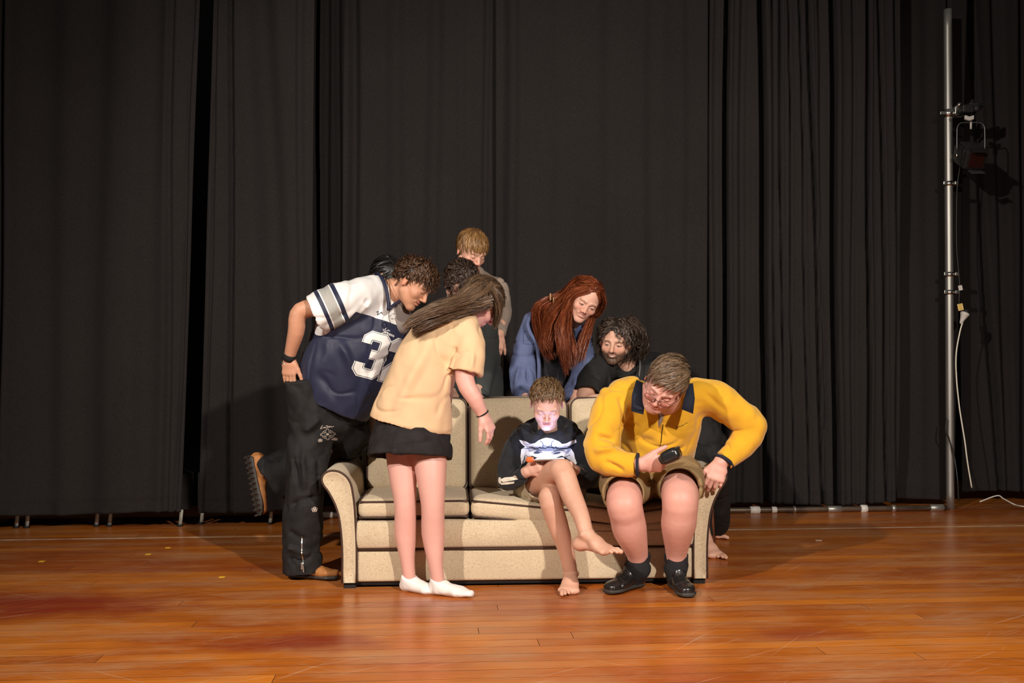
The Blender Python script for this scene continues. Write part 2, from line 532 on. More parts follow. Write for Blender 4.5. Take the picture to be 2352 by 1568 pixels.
def floor_mat():
    m, nt, b = newmat('varnished_boards')
    L = nt.links
    geo = nd(nt, 'ShaderNodeNewGeometry')
    rot = nd(nt, 'ShaderNodeVectorRotate', rotation_type='Z_AXIS'); rot.inputs['Angle'].default_value = -TILT
    L.new(geo.outputs['Position'], rot.inputs['Vector'])
    oi = nd(nt, 'ShaderNodeObjectInfo')
    def mapping(sc, off=None):
        mp = nd(nt, 'ShaderNodeMapping'); mp.inputs['Scale'].default_value = sc
        L.new(rot.outputs[0], mp.inputs[0])
        if off is not None: L.new(off, mp.inputs['Location'])
        return mp.outputs[0]
    def noise(vec, sc, det=4, rough=0.5):
        n = nd(nt, 'ShaderNodeTexNoise'); n.inputs['Scale'].default_value = sc
        n.inputs['Detail'].default_value = det; n.inputs['Roughness'].default_value = rough
        L.new(vec, n.inputs['Vector']); return n.outputs['Fac']
    def ramp(fac, lo, hi, c0=(0, 0, 0, 1), c1=(1, 1, 1, 1)):
        r = nd(nt, 'ShaderNodeValToRGB')
        r.color_ramp.elements[0].position = lo; r.color_ramp.elements[1].position = hi
        r.color_ramp.elements[0].color = c0; r.color_ramp.elements[1].color = c1
        L.new(fac, r.inputs[0]); return r.outputs[0]
    def mix(f, a, bcol, mode='MIX'):
        x = nd(nt, 'ShaderNodeMixRGB', blend_type=mode)
        for i, v in enumerate((f, a, bcol)):
            if isinstance(v, (float, int)): x.inputs[i].default_value = v
            elif isinstance(v, tuple): x.inputs[i].default_value = v
            else: L.new(v, x.inputs[i])
        return x.outputs[0]
    # board to board variation
    rv = nd(nt, 'ShaderNodeMath', operation='MULTIPLY'); rv.inputs[1].default_value = 37.0
    L.new(oi.outputs['Random'], rv.inputs[0])
    base = ramp(oi.outputs['Random'], 0.0, 1.0, (0.44, 0.115, 0.013, 1), (0.70, 0.225, 0.024, 1))
    grain = noise(mapping((1.2, 28, 1), rv.outputs[0]), 3.0, 6, 0.6)
    base = mix(1.0, base, ramp(grain, 0.3, 0.75, (0.72, 0.66, 0.6, 1), (1.15, 1.12, 1.1, 1)), 'MULTIPLY')
    # long varnish wear: redder where old varnish is left, paler where scuffed
    big = noise(mapping((0.55, 1.3, 1)), 1.3, 6, 0.6)
    base = mix(ramp(big, 0.44, 0.66, (0, 0, 0, 1), (.8, .8, .8, 1)), base, (0.30, 0.052, 0.009, 1))
    sc1 = noise(mapping((1.0, 2.6, 1)), 1.6, 9, 0.72)
    scf = ramp(sc1, 0.46, 0.70)
    base = mix(mix(1.0, scf, (0.85, 0.85, 0.85, 1), 'MULTIPLY'), base, (0.47, 0.225, 0.10, 1))
    # local worn red patches (places on the real boards)
    for (px, py, rx, ry, st) in ((90, 1390, .75, .32, .85), (720, 1475, .42, .16, .75), (1850, 1455, .33, .12, .6), (300, 1300, .8, .22, .45), (1250, 1400, .5, .1, .25)):
        d = CAMH*FPX/(py-HY); wx = (px-CX)*d/FPX
        c = np.array([wx*math.cos(TILT)+d*math.sin(TILT), -wx*math.sin(TILT)+d*math.cos(TILT), 0])
        mp = nd(nt, 'ShaderNodeVectorMath', operation='SUBTRACT'); mp.inputs[1].default_value = tuple(c)
        nz = nd(nt, 'ShaderNodeTexNoise'); nz.inputs['Scale'].default_value = 4.0; nz.inputs['Detail'].default_value = 5
        L.new(rot.outputs[0], nz.inputs['Vector'])
        L.new(rot.outputs[0], mp.inputs[0])
        dv = nd(nt, 'ShaderNodeVectorMath', operation='DIVIDE'); dv.inputs[1].default_value = (rx, ry, 1.0)
        L.new(mp.outputs[0], dv.inputs[0])
        ln = nd(nt, 'ShaderNodeVectorMath', operation='LENGTH'); L.new(dv.outputs[0], ln.inputs[0])
        ad = nd(nt, 'ShaderNodeMath', operation='MULTIPLY_ADD'); ad.inputs[1].default_value = 1.3; L.new(nz.outputs['Fac'], ad.inputs[0])
        sb = nd(nt, 'ShaderNodeMath', operation='SUBTRACT'); sb.inputs[1].default_value = 0.65
        L.new(ln.outputs['Value'], ad.inputs[2]); L.new(ad.outputs[0], sb.inputs[0])
        f = ramp(sb.outputs[0], 0.35, 1.05, (st, st, st, 1), (0, 0, 0, 1))
        base = mix(f, base, (0.25, 0.026, 0.008, 1))
    # thin drag scratches, two directions
    for ang, seed, thr in ((0.62, 3.1, .745), (-0.55, 8.4, .72), (-0.9, 5.0, .75)):
        r2 = nd(nt, 'ShaderNodeVectorRotate', rotation_type='Z_AXIS'); r2.inputs['Angle'].default_value = ang
        L.new(rot.outputs[0], r2.inputs['Vector'])
        mp = nd(nt, 'ShaderNodeMapping'); mp.inputs['Scale'].default_value = (0.9, 55, 1); mp.inputs['Location'].default_value = (seed, seed, 0)
        L.new(r2.outputs[0], mp.inputs[0])
        s = noise(mp.outputs[0], 1.6, 2, 0.5)
        f = mix(1.0, ramp(s, thr-.06, thr), (0.5, 0.5, 0.5, 1), 'MULTIPLY')
        base = mix(f, base, (0.62, 0.40, 0.25, 1))
    L.new(base, b.inputs['Base Color'])
    rr = nd(nt, 'ShaderNodeMapRange'); rr.inputs['To Min'].default_value = 0.16; rr.inputs['To Max'].default_value = 0.44
    L.new(sc1, rr.inputs['Value']); L.new(rr.outputs[0], b.inputs['Roughness'])
    b.inputs['Specular IOR Level'].default_value = 0.5
    bp = nd(nt, 'ShaderNodeBump'); bp.inputs['Strength'].default_value = 0.12; bp.inputs['Distance'].default_value = 0.002
    L.new(grain, bp.inputs['Height']); L.new(bp.outputs[0], b.inputs['Normal'])
    return m
M_floor = floor_mat()
M_under = simple('dark_gap', (0.02, 0.008, 0.004), 0.9)

# the floor: an under-layer, and every board of it a part
fV, fF = box_vf((-7.5, 2.2, -0.06), (7.5, 9.6, -0.012))
floor = mesh_obj('floor', fV, fF, M_under, smooth=False)
tagset(floor, kind='structure')
BW = 0.098
plank_meshes = {}
def plank_mesh(ln):
    key = round(ln, 1)
    if key not in plank_meshes:
        l2, w2 = key/2-0.0011, BW/2-0.0013
        V = [(-l2, -w2, -.012), (l2, -w2, -.012), (l2, w2, -.012), (-l2, w2, -.012), (-l2, -w2, 0), (l2, -w2, 0), (l2, w2, 0), (-l2, w2, 0)]
        F = [(0, 1, 5, 4), (1, 2, 6, 5), (2, 3, 7, 6), (3, 0, 4, 7), (4, 5, 6, 7)]
        me = bpy.data.meshes.new('plank'); me.from_pydata(V, [], F); me.materials.append(M_floor); me.materials.append(M_under)
        for q in me.polygons: q.material_index = 0 if q.index == 4 else 1
        plank_meshes[key] = me
    return plank_meshes[key]
prnd = random.Random(3)
row = 0
y = 2.35
while y < 9.5:
    x = -5.2-prnd.random()*2.0
    lim = 6.2
    while x < lim:
        ln = round(prnd.choice((2.4, 3.0, 3.6, 4.2, 4.8)), 1)
        o = bpy.data.objects.new('plank', plank_mesh(ln))
        COL.objects.link(o)
        c = SD*(x+ln/2)+SN*y
        o.location = (c[0], c[1], 0.0)
        o.rotation_euler = (0, 0, TILT)
        o.parent = floor
        x += ln
    y += BW
    row += 1

M_wall = simple('black_wall', (0.012, 0.011, 0.011), 0.9, noise=0.2, nscale=3)
wb = mesh_obj('wall_back', *box_vf((-8, 9.7, 0), (8, 9.8, 6.5)), M_wall, smooth=False); tagset(wb, kind='structure')
wl = mesh_obj('wall_left', *box_vf((-7.7, 2.2, 0), (-7.5, 9.8, 6.5)), M_wall, smooth=False); tagset(wl, kind='structure')
wr = mesh_obj('wall_right', *box_vf((7.5, 2.2, 0), (7.7, 9.8, 6.5)), M_wall, smooth=False); tagset(wr, kind='structure')

# ------------------------------------------------------------------ curtains
def cloth_black():
    m, nt, b = newmat('black_wool_serge')
    L = nt.links
    tc = nd(nt, 'ShaderNodeNewGeometry')
    n1 = nd(nt, 'ShaderNodeTexNoise'); n1.inputs['Scale'].default_value = 260; n1.inputs['Detail'].default_value = 2
    n2 = nd(nt, 'ShaderNodeTexNoise'); n2.inputs['Scale'].default_value = 1.3; n2.inputs['Detail'].default_value = 4
    L.new(tc.outputs['Position'], n1.inputs['Vector']); L.new(tc.outputs['Position'], n2.inputs['Vector'])
    r = nd(nt, 'ShaderNodeValToRGB')
    r.color_ramp.elements[0].position = .35; r.color_ramp.elements[1].position = .65
    r.color_ramp.elements[0].color = (0.0165, 0.0140, 0.0134, 1); r.color_ramp.elements[1].color = (0.031, 0.0265, 0.0255, 1)
    L.new(n1.outputs['Fac'], r.inputs[0])
    r2 = nd(nt, 'ShaderNodeMapRange'); r2.inputs['To Min'].default_value = .8; r2.inputs['To Max'].default_value = 1.2
    L.new(n2.outputs['Fac'], r2.inputs['Value'])
    mx = nd(nt, 'ShaderNodeVectorMath', operation='SCALE')
    L.new(r.outputs[0], mx.inputs[0]); L.new(r2.outputs[0], mx.inputs['Scale'])
    L.new(mx.outputs[0], b.inputs['Base Color'])
    b.inputs['Roughness'].default_value = 0.95
    b.inputs['Specular IOR Level'].default_value = 0.12
    bp = nd(nt, 'ShaderNodeBump'); bp.inputs['Strength'].default_value = 0.15; bp.inputs['Distance'].default_value = 0.003
    L.new(n1.outputs['Fac'], bp.inputs['Height']); L.new(bp.outputs[0], b.inputs['Normal'])
    return m
M_curt = cloth_black()

def curtain(label, xt, xb, Yc, hem_z, grooves, waves, hemamp=0.01, group=None, top=5.4, seed=0, slant_px=None):
    """xt, xb: (left, right) photo columns of the sheet at frame top and at the hem;
    grooves: (col at top, col at hem, width m, depth m); waves: (wavelength m, amp, phase)"""
    Wm = (max(xt[1], xb[1])-min(xt[0], xb[0]))*Yc/FPX
    nu = max(30, int(Wm/0.0105)); nv = 44
    zt = CAMH+HY*Yc/FPX                       # height seen at the frame top
    zs = np.concatenate([np.linspace(hem_z, hem_z+.12, 9)[:-1], np.linspace(hem_z+.12, top, nv-8)])
    S, Z = np.meshgrid(np.linspace(0, 1, nu), zs)
    f = (Z-hem_z)/(zt-hem_z)                  # 0 at hem, 1 at frame top
    def colx(a, b_):                          # column -> metres
        return ((b_+(a-b_)*f)-CX)*Yc/FPX
    XL, XR = colx(xt[0], xb[0]), colx(xt[1], xb[1])
    X = XL+(XR-XL)*S
    D = np.zeros_like(X)
    for a, b_, w, dep in grooves:
        gx = colx(a, b_)+0.006*np.sin(Z*2.1+a)
        u = (X-gx)/(w*0.5)
        D += dep*np.exp(-np.abs(u*(1.2 if w < .07 else 1.0))**(4.0 if w < .07 else 2.4))
        D -= 0.10*dep*np.exp(-((np.abs(u)-1.6)/0.7)**2)
    for wl_, am, ph in waves:
        D += am*np.sin(2*math.pi*(X+0.05*np.sin(Z*0.9+ph))/wl_+ph+0.25*np.sin(Z*1.1+ph*2))*(0.65+0.35*np.cos(Z*.7+ph))
    pts = np.stack([X.ravel(), Z.ravel()*0.35, Z.ravel()*0+seed], 1)
    D += 0.012*vnoise(pts, 3.0, seed).reshape(D.shape)
    hem = np.exp(-((Z-hem_z)/0.10)**2)
    D += hem*0.006*vnoise(np.stack([X.ravel(), Z.ravel(), Z.ravel()*0], 1), 16.0, seed+3).reshape(D.shape)
    D -= 0.004*(np.abs(Z-hem_z-0.105) < 0.006)
    Zo = Z+hemamp*np.sin(X*5+seed)*np.exp(-((Z-hem_z)/0.3)**2)
    Yy = Yc+(X-(sum(xb)/2-CX)*Yc/FPX)*math.tan(TILT)+D
    X = X*(1+(X-(sum(xb)/2-CX)*Yc/FPX)*math.tan(TILT)/Yc)
    V = np.stack([X, Yy, Zo], -1).reshape(-1, 3)
    i = np.arange(nu*len(zs)).reshape(len(zs), nu)
    F = np.stack([i[:-1, :-1], i[:-1, 1:], i[1:, 1:], i[1:, :-1]], -1).reshape(-1, 4)
    # back face offset for thickness
    V2 = V+np.array([0, 0.006, 0]); n = len(V)
    side = []
    for a, b_ in zip(i[0, :-1], i[0, 1:]): side.append([b_, a, a+n, b_+n])
    for a, b_ in zip(i[:-1, 0], i[1:, 0]): side.append([a, b_, b_+n, a+n])
    for a, b_ in zip(i[:-1, -1], i[1:, -1]): side.append([b_, a, a+n, b_+n])
    Fa = np.vstack([F, F[:, ::-1]+n, np.array(side)])
    o = mesh_obj('curtain', np.vstack([V, V2]), Fa, M_curt)
    return tagset(o, label, 'curtain', group)

CG = 'black stage curtains'
curtain('wide black curtain filling the far left of the stage, hung nearest the left edge', (-420, 458), (-420, 414), 6.62, 0.112,
        [(-150, -160, .10, .10), (4, -8, .05, .09), (352, 330, .16, .045), (215, 190, .22, .05), (395, 380, .05, .03), (100, 90, .2, .03), (445, 402, .02, .03)],
        [(1.05, .035, .4), (.43, .012, 1.7)], .012, CG, seed=1)
curtain('narrow black curtain just left of the man in the football jersey', (492, 722), (455, 712), 6.85, 0.10,
        [(531, 528, .04, .05), (600, 650, .16, .06), (500, 470, .02, .03), (690, 694, .06, -.02)],
        [(.5, .012, 1.1)], .006, CG, seed=2)
curtain('black curtain hanging behind the standing group, left of the middle seam', (712, 1141), (700, 1138), 7.42, 0.06,
        [(727, 725, .05, .16), (748, 752, .06, .03), (776, 776, .05, .035), (812, 812, .07, .05), (905, 915, .12, .035), (1000, 985, .10, .03), (1060, 1062, .07, .014), (1118, 1112, .05, .02)],
        [(.61, .022, 2.0), (.27, .006, .5)], .01, CG, seed=3)
curtain('black curtain behind the red-haired woman, right of the middle seam', (1139, 1626), (1139, 1622), 7.46, 0.06,
        [(1176, 1172, .09, .04), (1290, 1282, .13, .02), (1405, 1400, .12, .018), (1500, 1496, .10, .02), (1585, 1584, .08, .018)],
        [(.56, .018, .2), (.23, .005, 1.5)], .01, CG, seed=4)
curtain('closely pleated black curtain between the middle of the stage and the steel pole', (1612, 2068), (1612, 2066), 7.60, 0.055,
        [(1620, 1618, .055, .26), (1670, 1663, .045, .26), (1708, 1700, .06, .035), (1748, 1760, .055, .26), (1772, 1781, .02, .12), (1790, 1800, .022, .16),
         (1811, 1822, .018, .14), (1836, 1858, .02, .14), (1857, 1892, .035, .12), (1879, 1896, .018, .05), (1911, 1921, .055, .28), (1962, 1960, .04, .03),
         (1991, 1996, .035, .26), (2020, 2038, .03, .12), (2058, 2064, .03, .08)],
        [(.23, .006, 1.0)], .012, CG, seed=5)
curtain('smooth black curtain directly behind the steel pole', (2062, 2222), (2062, 2192), 7.90, 0.055,
        [(2130, 2135, .10, .016), (2178, 2186, .03, .04)], [(.5, .012, .2)], .008, CG, seed=6)
curtain('black curtain falling in slanting folds at the far right edge', (2196, 2760), (2212, 2760), 8.16, 0.08,
        [(2226, 2298, .06, .09), (2290, 2318, .07, .05), (2347, 2350, .05, .07), (2205, 2216, .03, .03), (2420, 2440, .1, .1), (2560, 2570, .1, .1)],
        [(.62, .03, .5), (.3, .01, 2.0)], .012, CG, seed=7)

# things behind the left curtains: small legs of folded staging that show under the hem
M_leg = simple('galvanised_leg', (0.50, 0.50, 0.43), 0.55, 0.2, noise=.2)
M_rub = simple('black_rubber', (0.01, 0.01, 0.01), 0.7)
M_box = simple('staging_side', (0.010, 0.009, 0.009), 0.85)
def block(xpl, legs, Yb, label):
    x0, x1 = [(p-CX)*(Yb+.25)/FPX for p in xpl]
    root = empty('staging_block', ((x0+x1)/2, Yb+.3, 0), label, 'staging', 'low staging blocks behind the left curtains')
    V, F = box_vf((x0, Yb+.238, .115), (x1, Yb+.70, .36), .006)
    mesh_obj('deck', V, F, M_box, root, smooth=False)
    for px in legs:
        xx = (px-CX)*(Yb+.25)/FPX
        V, F = box_vf((-.011, -.008, 0), (.011, .008, .13)); V[:, 0] += V[:, 2]*.10; V = V+np.array([xx, Yb+.25, .010])
        lg = mesh_obj('leg', V, F, M_leg, root, smooth=False)
        V, F = box_vf((xx-.017, Yb+.233, 0), (xx+.013, Yb+.267, .014))
        f = mesh_obj('rubber_foot', V, F, M_rub, root, smooth=False)
        f.parent = lg
block((-60, 145), (38, 62), 6.55, 'low black staging block under the far left curtain, two thin legs showing')
block((200, 434), (222, 252, 414), 6.62, 'low black staging block behind the left curtain, three thin legs showing')
block((455, 655), (463, 621), 6.72, 'low black staging block behind the narrow curtain beside the raised boot')

# ------------------------------------------------------------------ marks on the floor
M_tapew = simple('white_tape', (0.50, 0.40, 0.28), 0.6, noise=.35, nscale=9)
def floorpt(px, py, z=0.0):
    d = (CAMH-z)*FPX/(py-HY)
    return np.array([(px-CX)*d/FPX, d, z])
a = floorpt(-260, 1243.5); b_ = floorpt(2700, 1202)
dd = N_(b_-a); nn_ = np.array([-dd[1], dd[0], 0])*.011
mesh_obj_pts = []
for i in range(41):
    c = a+(b_-a)*i/40
    w = nn_*(0.8+.3*math.sin(i*2.3))
    mesh_obj_pts += [c-w+[0, 0, .0006], c+w+[0, 0, .0006], c-w+[0, 0, .0016], c+w+[0, 0, .0016]]
F = []
for i in range(40):
    k = 4*i
    F += [[k+2, k+6, k+7, k+3], [k, k+4, k+6, k+2], [k+3, k+7, k+5, k+1]]
tagset(mesh_obj('floor_line', mesh_obj_pts, F, M_tapew, smooth=False), 'long faded white tape line across the boards behind the sofa', 'floor tape')
M_ytape = simple('yellow_tape', (0.85, 0.55, 0.02), 0.5, noise=.1)
for px, py, lb in ((96, 1289, 'yellow tape mark on the floor nearest the left edge'), (341, 1272.5, 'yellow tape mark, left one of the close pair'),
                   (386, 1257.5, 'yellow tape mark, rear right one of the close pair'), (510, 1325, 'yellow tape mark nearest to the booted man on the left')):
    c = floorpt(px, py)
    V, F = box_vf((c[0]-.015, c[1]-.013, .0004), (c[0]+.015, c[1]+.013, .0018), .0006)
    tagset(mesh_obj('tape_mark', V, F, M_ytape, smooth=False), lb, 'tape mark', 'yellow tape marks')
M_paper = simple('scrap_paper', (0.6, 0.52, 0.42), 0.7)
for px, py, w in ((1880, 1241, .04), (1815, 1179, .05)):
    c = floorpt(px, py)
    V, F = box_vf((c[0]-w/2, c[1]-.008, .0004), (c[0]+w/2, c[1]+.008, .003), .001)
    tagset(mesh_obj('scrap', V, F, M_paper if px > 1850 else M_rub, smooth=False),
           'small pale scrap lying on the boards right of the sofa' if px > 1850 else 'thin dark scrap on the boards in front of the floor pipe', 'scrap')

# ------------------------------------------------------------------ floor pipe under the right curtains
M_steel = simple('dull_steel', (0.40, 0.385, 0.35), 0.42, .75, noise=.10, nscale=14, stretch=(1, 1, .15))
M_pipe = simple('dark_pipe', (0.20, 0.15, 0.11), 0.32, 0.75, noise=.25, nscale=10)
M_wtape = simple('white_gaffer', (0.66, 0.62, 0.56), 0.5)
pr = empty('floor_pipe', tuple(P(1700, 1170, 7.35)*[1, 1, 0]), 'long thin metal pipe lying along the hem of the right curtains', 'pipe')
pa, pb = floorpt(700, 1172, .027), floorpt(2176, 1162, .027)
pa[2] = pb[2] = .024
yA = 7.22
pa = np.array([(700-CX)*yA/FPX, yA, .024]); pb = np.array([(2172-CX)*7.62/FPX, 7.62, .024])
mesh_obj('tube', *tube_vf([pa+(pb-pa)*t for t in np.linspace(0, 1, 12)], .021, 16), M_pipe, pr)
def along(px):
    t = (px-700)/(2172-700.); return pa+(pb-pa)*t
for px, w, r, mm in ((1717, .034, .028, M_wtape), (1762, .016, .024, M_wtape), (1905, .05, .025, M_steel), (1975, .022, .030, M_wtape), (2046, .012, .027, M_steel),
                     (1810, .006, .026, M_steel), (2150, .05, .027, M_steel), (748, .04, .024, M_wtape)):
    c = along(px); d = N_(pb-pa)
    mesh_obj('joint', *lathe_vf([(0.02, -w-.004), (r, -w), (r*1.02, 0), (r, w), (.02, w+.004)], c, d, 18), mm, pr)
# torn white tag in front of it
c = floorpt(1718, 1174)
V, F = merge([box_vf((-.02, -.003, 0), (.004, .003, .018), .001), box_vf((0, -.004, .002), (.026, .002, .012), .001)])
V[:, 2] += np.abs(V[:, 0])*.6; V += c
tagset(mesh_obj('torn_tag', V, F, M_paper), 'small torn white tag standing on the boards before the floor pipe', 'tag')

# ------------------------------------------------------------------ the steel pole and lantern at the right
YP = 7.72
pb_ = np.array([(2183-CX)*YP/FPX, YP, 0.0])
pt_ = P(2177, 22, YP)
pole = empty('lighting_pole', tuple(pb_), 'tall grey steel pole standing before the right curtains', 'pole')
mesh_obj('tube', *tube_vf([pb_+(pt_-pb_)*t for t in np.linspace(0, 1, 30)], .0305, 24), M_steel, pole)
def polept(py):
    t = (1163-py)/(1163-22.); return pb_+(pt_-pb_)*t
M_chr = simple('bright_clamp', (0.62, 0.6, 0.56), 0.25, 1.0)
def band(py, bolt=True):
    c = polept(py)
    cl = mesh_obj('clamp', *lathe_vf([(.031, -.018), (.037, -.017), (.037, .017), (.031, .018)], c, (0, 0, 1), 24), M_chr, pole)
    for s in (-1, 1):
        V, F = box_vf(c+np.array([s*.044-.014, -.045, -.014]), c+np.array([s*.044+.014, -.018, .014]), .004)
        b = mesh_obj('bolt_lug', V, F, M_chr, pole); b.parent = cl
for py in (420, 627, 668): band(py)
# boom arm clamp
c = polept(260)
mesh_obj('arm_clamp', *merge([lathe_vf([(.031, -.03), (.046, -.028), (.046, .028), (.031, .03)], c, (0, 0, 1), 24),
         box_vf(c+np.array([.03, -.05, -.04]), c+np.array([.085, .0, .05]), .008), box_vf(c+np.array([-.075, -.03, -.012]), c+np.array([-.03, 0, .012]), .004),
         lathe_vf([(.001, 0), (.016, 0), (.016, .03), (.001, .03)], c+np.array([.055, -.05, .04]), (.3, -.2, 1), 12)]), M_chr, pole)
M_cast = simple('black_cast', (0.028, 0.026, 0.025), 0.5, 0.5, noise=.3, nscale=60, bump=.4, bscale=80)
mesh_obj('boom_arm', *tube_vf([c+[.06, -.02, 0], c+[.10, -.08, .01], c+[.20, -.14, .03]], .019, 12), M_cast, pole)
# stage lantern
lc = P(2230, 350, YP-.15)
lan = empty('stage_lantern', tuple(lc), 'black stage lantern hanging in a yoke beside the steel pole', 'stage light')
hk = P(2224, 250, YP-.15)
hv = [box_vf(hk+np.array([-.055, -.03, -.035]), hk+np.array([.035, .03, .03]), .012), box_vf(hk+np.array([.0, -.025, .0]), hk+np.array([.085, .025, .045]), .01),
      lathe_vf([(.001, -.03), (.026, -.03), (.026, .03), (.001, .03)], hk+[.06, 0, .0], (0, 1, 0), 14), lathe_vf([(.001, 0), (.018, 0), (.014, .05), (.001, .05)], hk+[.02, 0, .02], (.3, 0, 1), 10),
      lathe_vf([(.001, 0), (.013, 0), (.013, .06), (.001, .06)], hk+[-.05, 0, -.03], (-.8, 0, -.3), 10)]
mesh_obj('hook_clamp', *merge(hv), M_cast, lan)
wt = P(2226, 273, YP-.18)
V, F = rbox_vf((0, 0, 0), (.034, .012, .016), .006)
V[:, 2] += 0.35*np.abs(V[:, 0]); mesh_obj('white_tape_wrap', V+wt, F, M_wtape, lan)
M_yoke = simple('grey_yoke', (0.16, 0.165, 0.16), 0.4, .8)
ya, yb = P(2198, 345, YP-.15), P(2262, 345, YP-.15)
yt = .205
yp = [ya, ya+[0, 0, .12], ya+[.004, 0, .175], ya+[.03, 0, yt], (ya+yb)/2+[0, 0, yt+.004], yb+[-.03, 0, yt], yb+[-.004, 0, .175], yb+[0, 0, .12], yb]
mesh_obj('yoke', *tube_vf(catmull(yp, 5), .0055, 8), M_yoke, lan)
mesh_obj('yoke_stud', *tube_vf([(ya+yb)/2+[0, 0, yt+.02], (ya+yb)/2+[0, 0, yt-.045]], .008, 8), M_wtape, lan)
for s, q in ((-1, ya), (1, yb)):
    mesh_obj('knob', *lathe_vf([(.001, 0), (.017, 0), (.019, .012), (.012, .02), (.001, .02)], q+[s*-.004, 0, -.04], (s, 0, 0), 12), M_chr if s < 0 else M_cast, lan)
R_ = np.array(Matrix.Rotation(math.radians(28), 3, 'X'))
def lrot(V): return (V-lc)@R_.T+lc
b0 = lc+np.array([.0, 0, -.03])
body = merge([rbox_vf(b0+[0, .03, 0], (.085, .10, .075), .03), rbox_vf(b0+[0, -.085, 0], (.078, .02, .07), .01)]+
             [rbox_vf(b0+[0, .03+.03*k, .074], (.06, .008, .014), .004, nn=2) for k in (-2, -1, 0, 1, 2)])
mesh_obj('housing', lrot(body[0]), body[1], M_cast, lan)
M_gel = simple('dark_red_gel', (0.022, 0.005, 0.003), 0.3, spec=.4)
V, F = rbox_vf(b0+[.005, -.108, .0], (.055, .004, .055), .003); mesh_obj('gel', lrot(V), F, M_gel, lan)
V, F = rbox_vf(b0+[.005, -.15, -.075], (.05, .035, .003), .002); mesh_obj('barn_door', lrot(V), F, M_yoke, lan)
V, F = rbox_vf(b0+[0, -.14, .082], (.06, .04, .003), .002); mesh_obj('top_door', lrot(V), F, M_cast, lan)

# cables
M_cabk = simple('black_cable', (0.012, 0.012, 0.012), .45)
M_cabw = simple('white_cable', (0.78, 0.74, 0.62), .4)
YC = YP-.10
def cable(name, pxs, r, m, label, Y=YC):
    pts = catmull([P(x, y_, Y if len(q) == 0 else q[0]) for x, y_, *q in pxs], 8)
    o = mesh_obj(name, *tube_vf(pts, r, 8), m)
    return tagset(o, label, 'cable')
cable('lantern_lead', [(2205, 380), (2198, 440), (2197, 560), (2204, 650), (2203, 700), (2212, 716)], .0045, M_cabk, 'thin black lead hanging from the stage lantern down to the white plug')
cable('white_cord', [(2211, 740), (2204, 765), (2196, 815), (2197, 870), (2203, 930), (2209, 970), (2216, 1013), (2222, 1060), (2232, 1120, YC+.03)], .0055, M_cabw, 'white cord hanging from the plug beside the steel pole')
cable('looped_cable', [(2174, 960, YP-.06), (2172, 990, YP-.06), (2180, 1010, YP-.06), (2192, 1050, YP-.06), (2199, 1100), (2202, 1150)], .0055, M_cabk, 'black cable looping round the foot of the steel pole')
cable('trailing_cable', [(2250, 1152, YC), (2290, 1138, YC+.0), (2305, 1145), (2330, 1158), (2352, 1163, YC-.1), (2420, 1172, YC-.2)], .005, M_wtape, 'pale cable trailing along the floor at the right edge')
# plug
pc = P(2213, 728, YC)
ax = N_(P(2221, 712, YC)-P(2208, 742, YC))
plug = empty('plug', tuple(pc), 'white plug and socket hanging on the cord right of the pole', 'plug')
mesh_obj('socket_body', *lathe_vf([(.006, -.055), (.012, -.045), (.017, -.02), (.028, .012), (.033, .02), (.033, .034), (.028, .036), (.001, .036)], pc, ax, 20), M_wtape, plug)
mesh_obj('plug_top', *lathe_vf([(.024, .036), (.026, .046), (.016, .06), (.001, .062)], pc, ax, 16), M_rub, plug)
M_yel = simple('yellow_tag', (0.75, 0.52, 0.16), .6, noise=.3, nscale=60)
for (px, py, m, lb, s) in ((2206, 661, M_wtape, 'small white tag tied on the black lead, the upper one', .019), (2206, 705, M_yel, 'yellow test tag tied on the black lead just above the plug', .026)):
    c = P(px, py, YC-.015)
    V, F = rbox_vf((0, 0, 0), (s*.8, .002, s), .0015)
    Rm = np.array(Matrix.Rotation(.25 if px > 2206 else -.2, 3, 'Y'))
    tagset(mesh_obj('cable_tag', V@Rm.T+c, F, m), lb, 'tag')
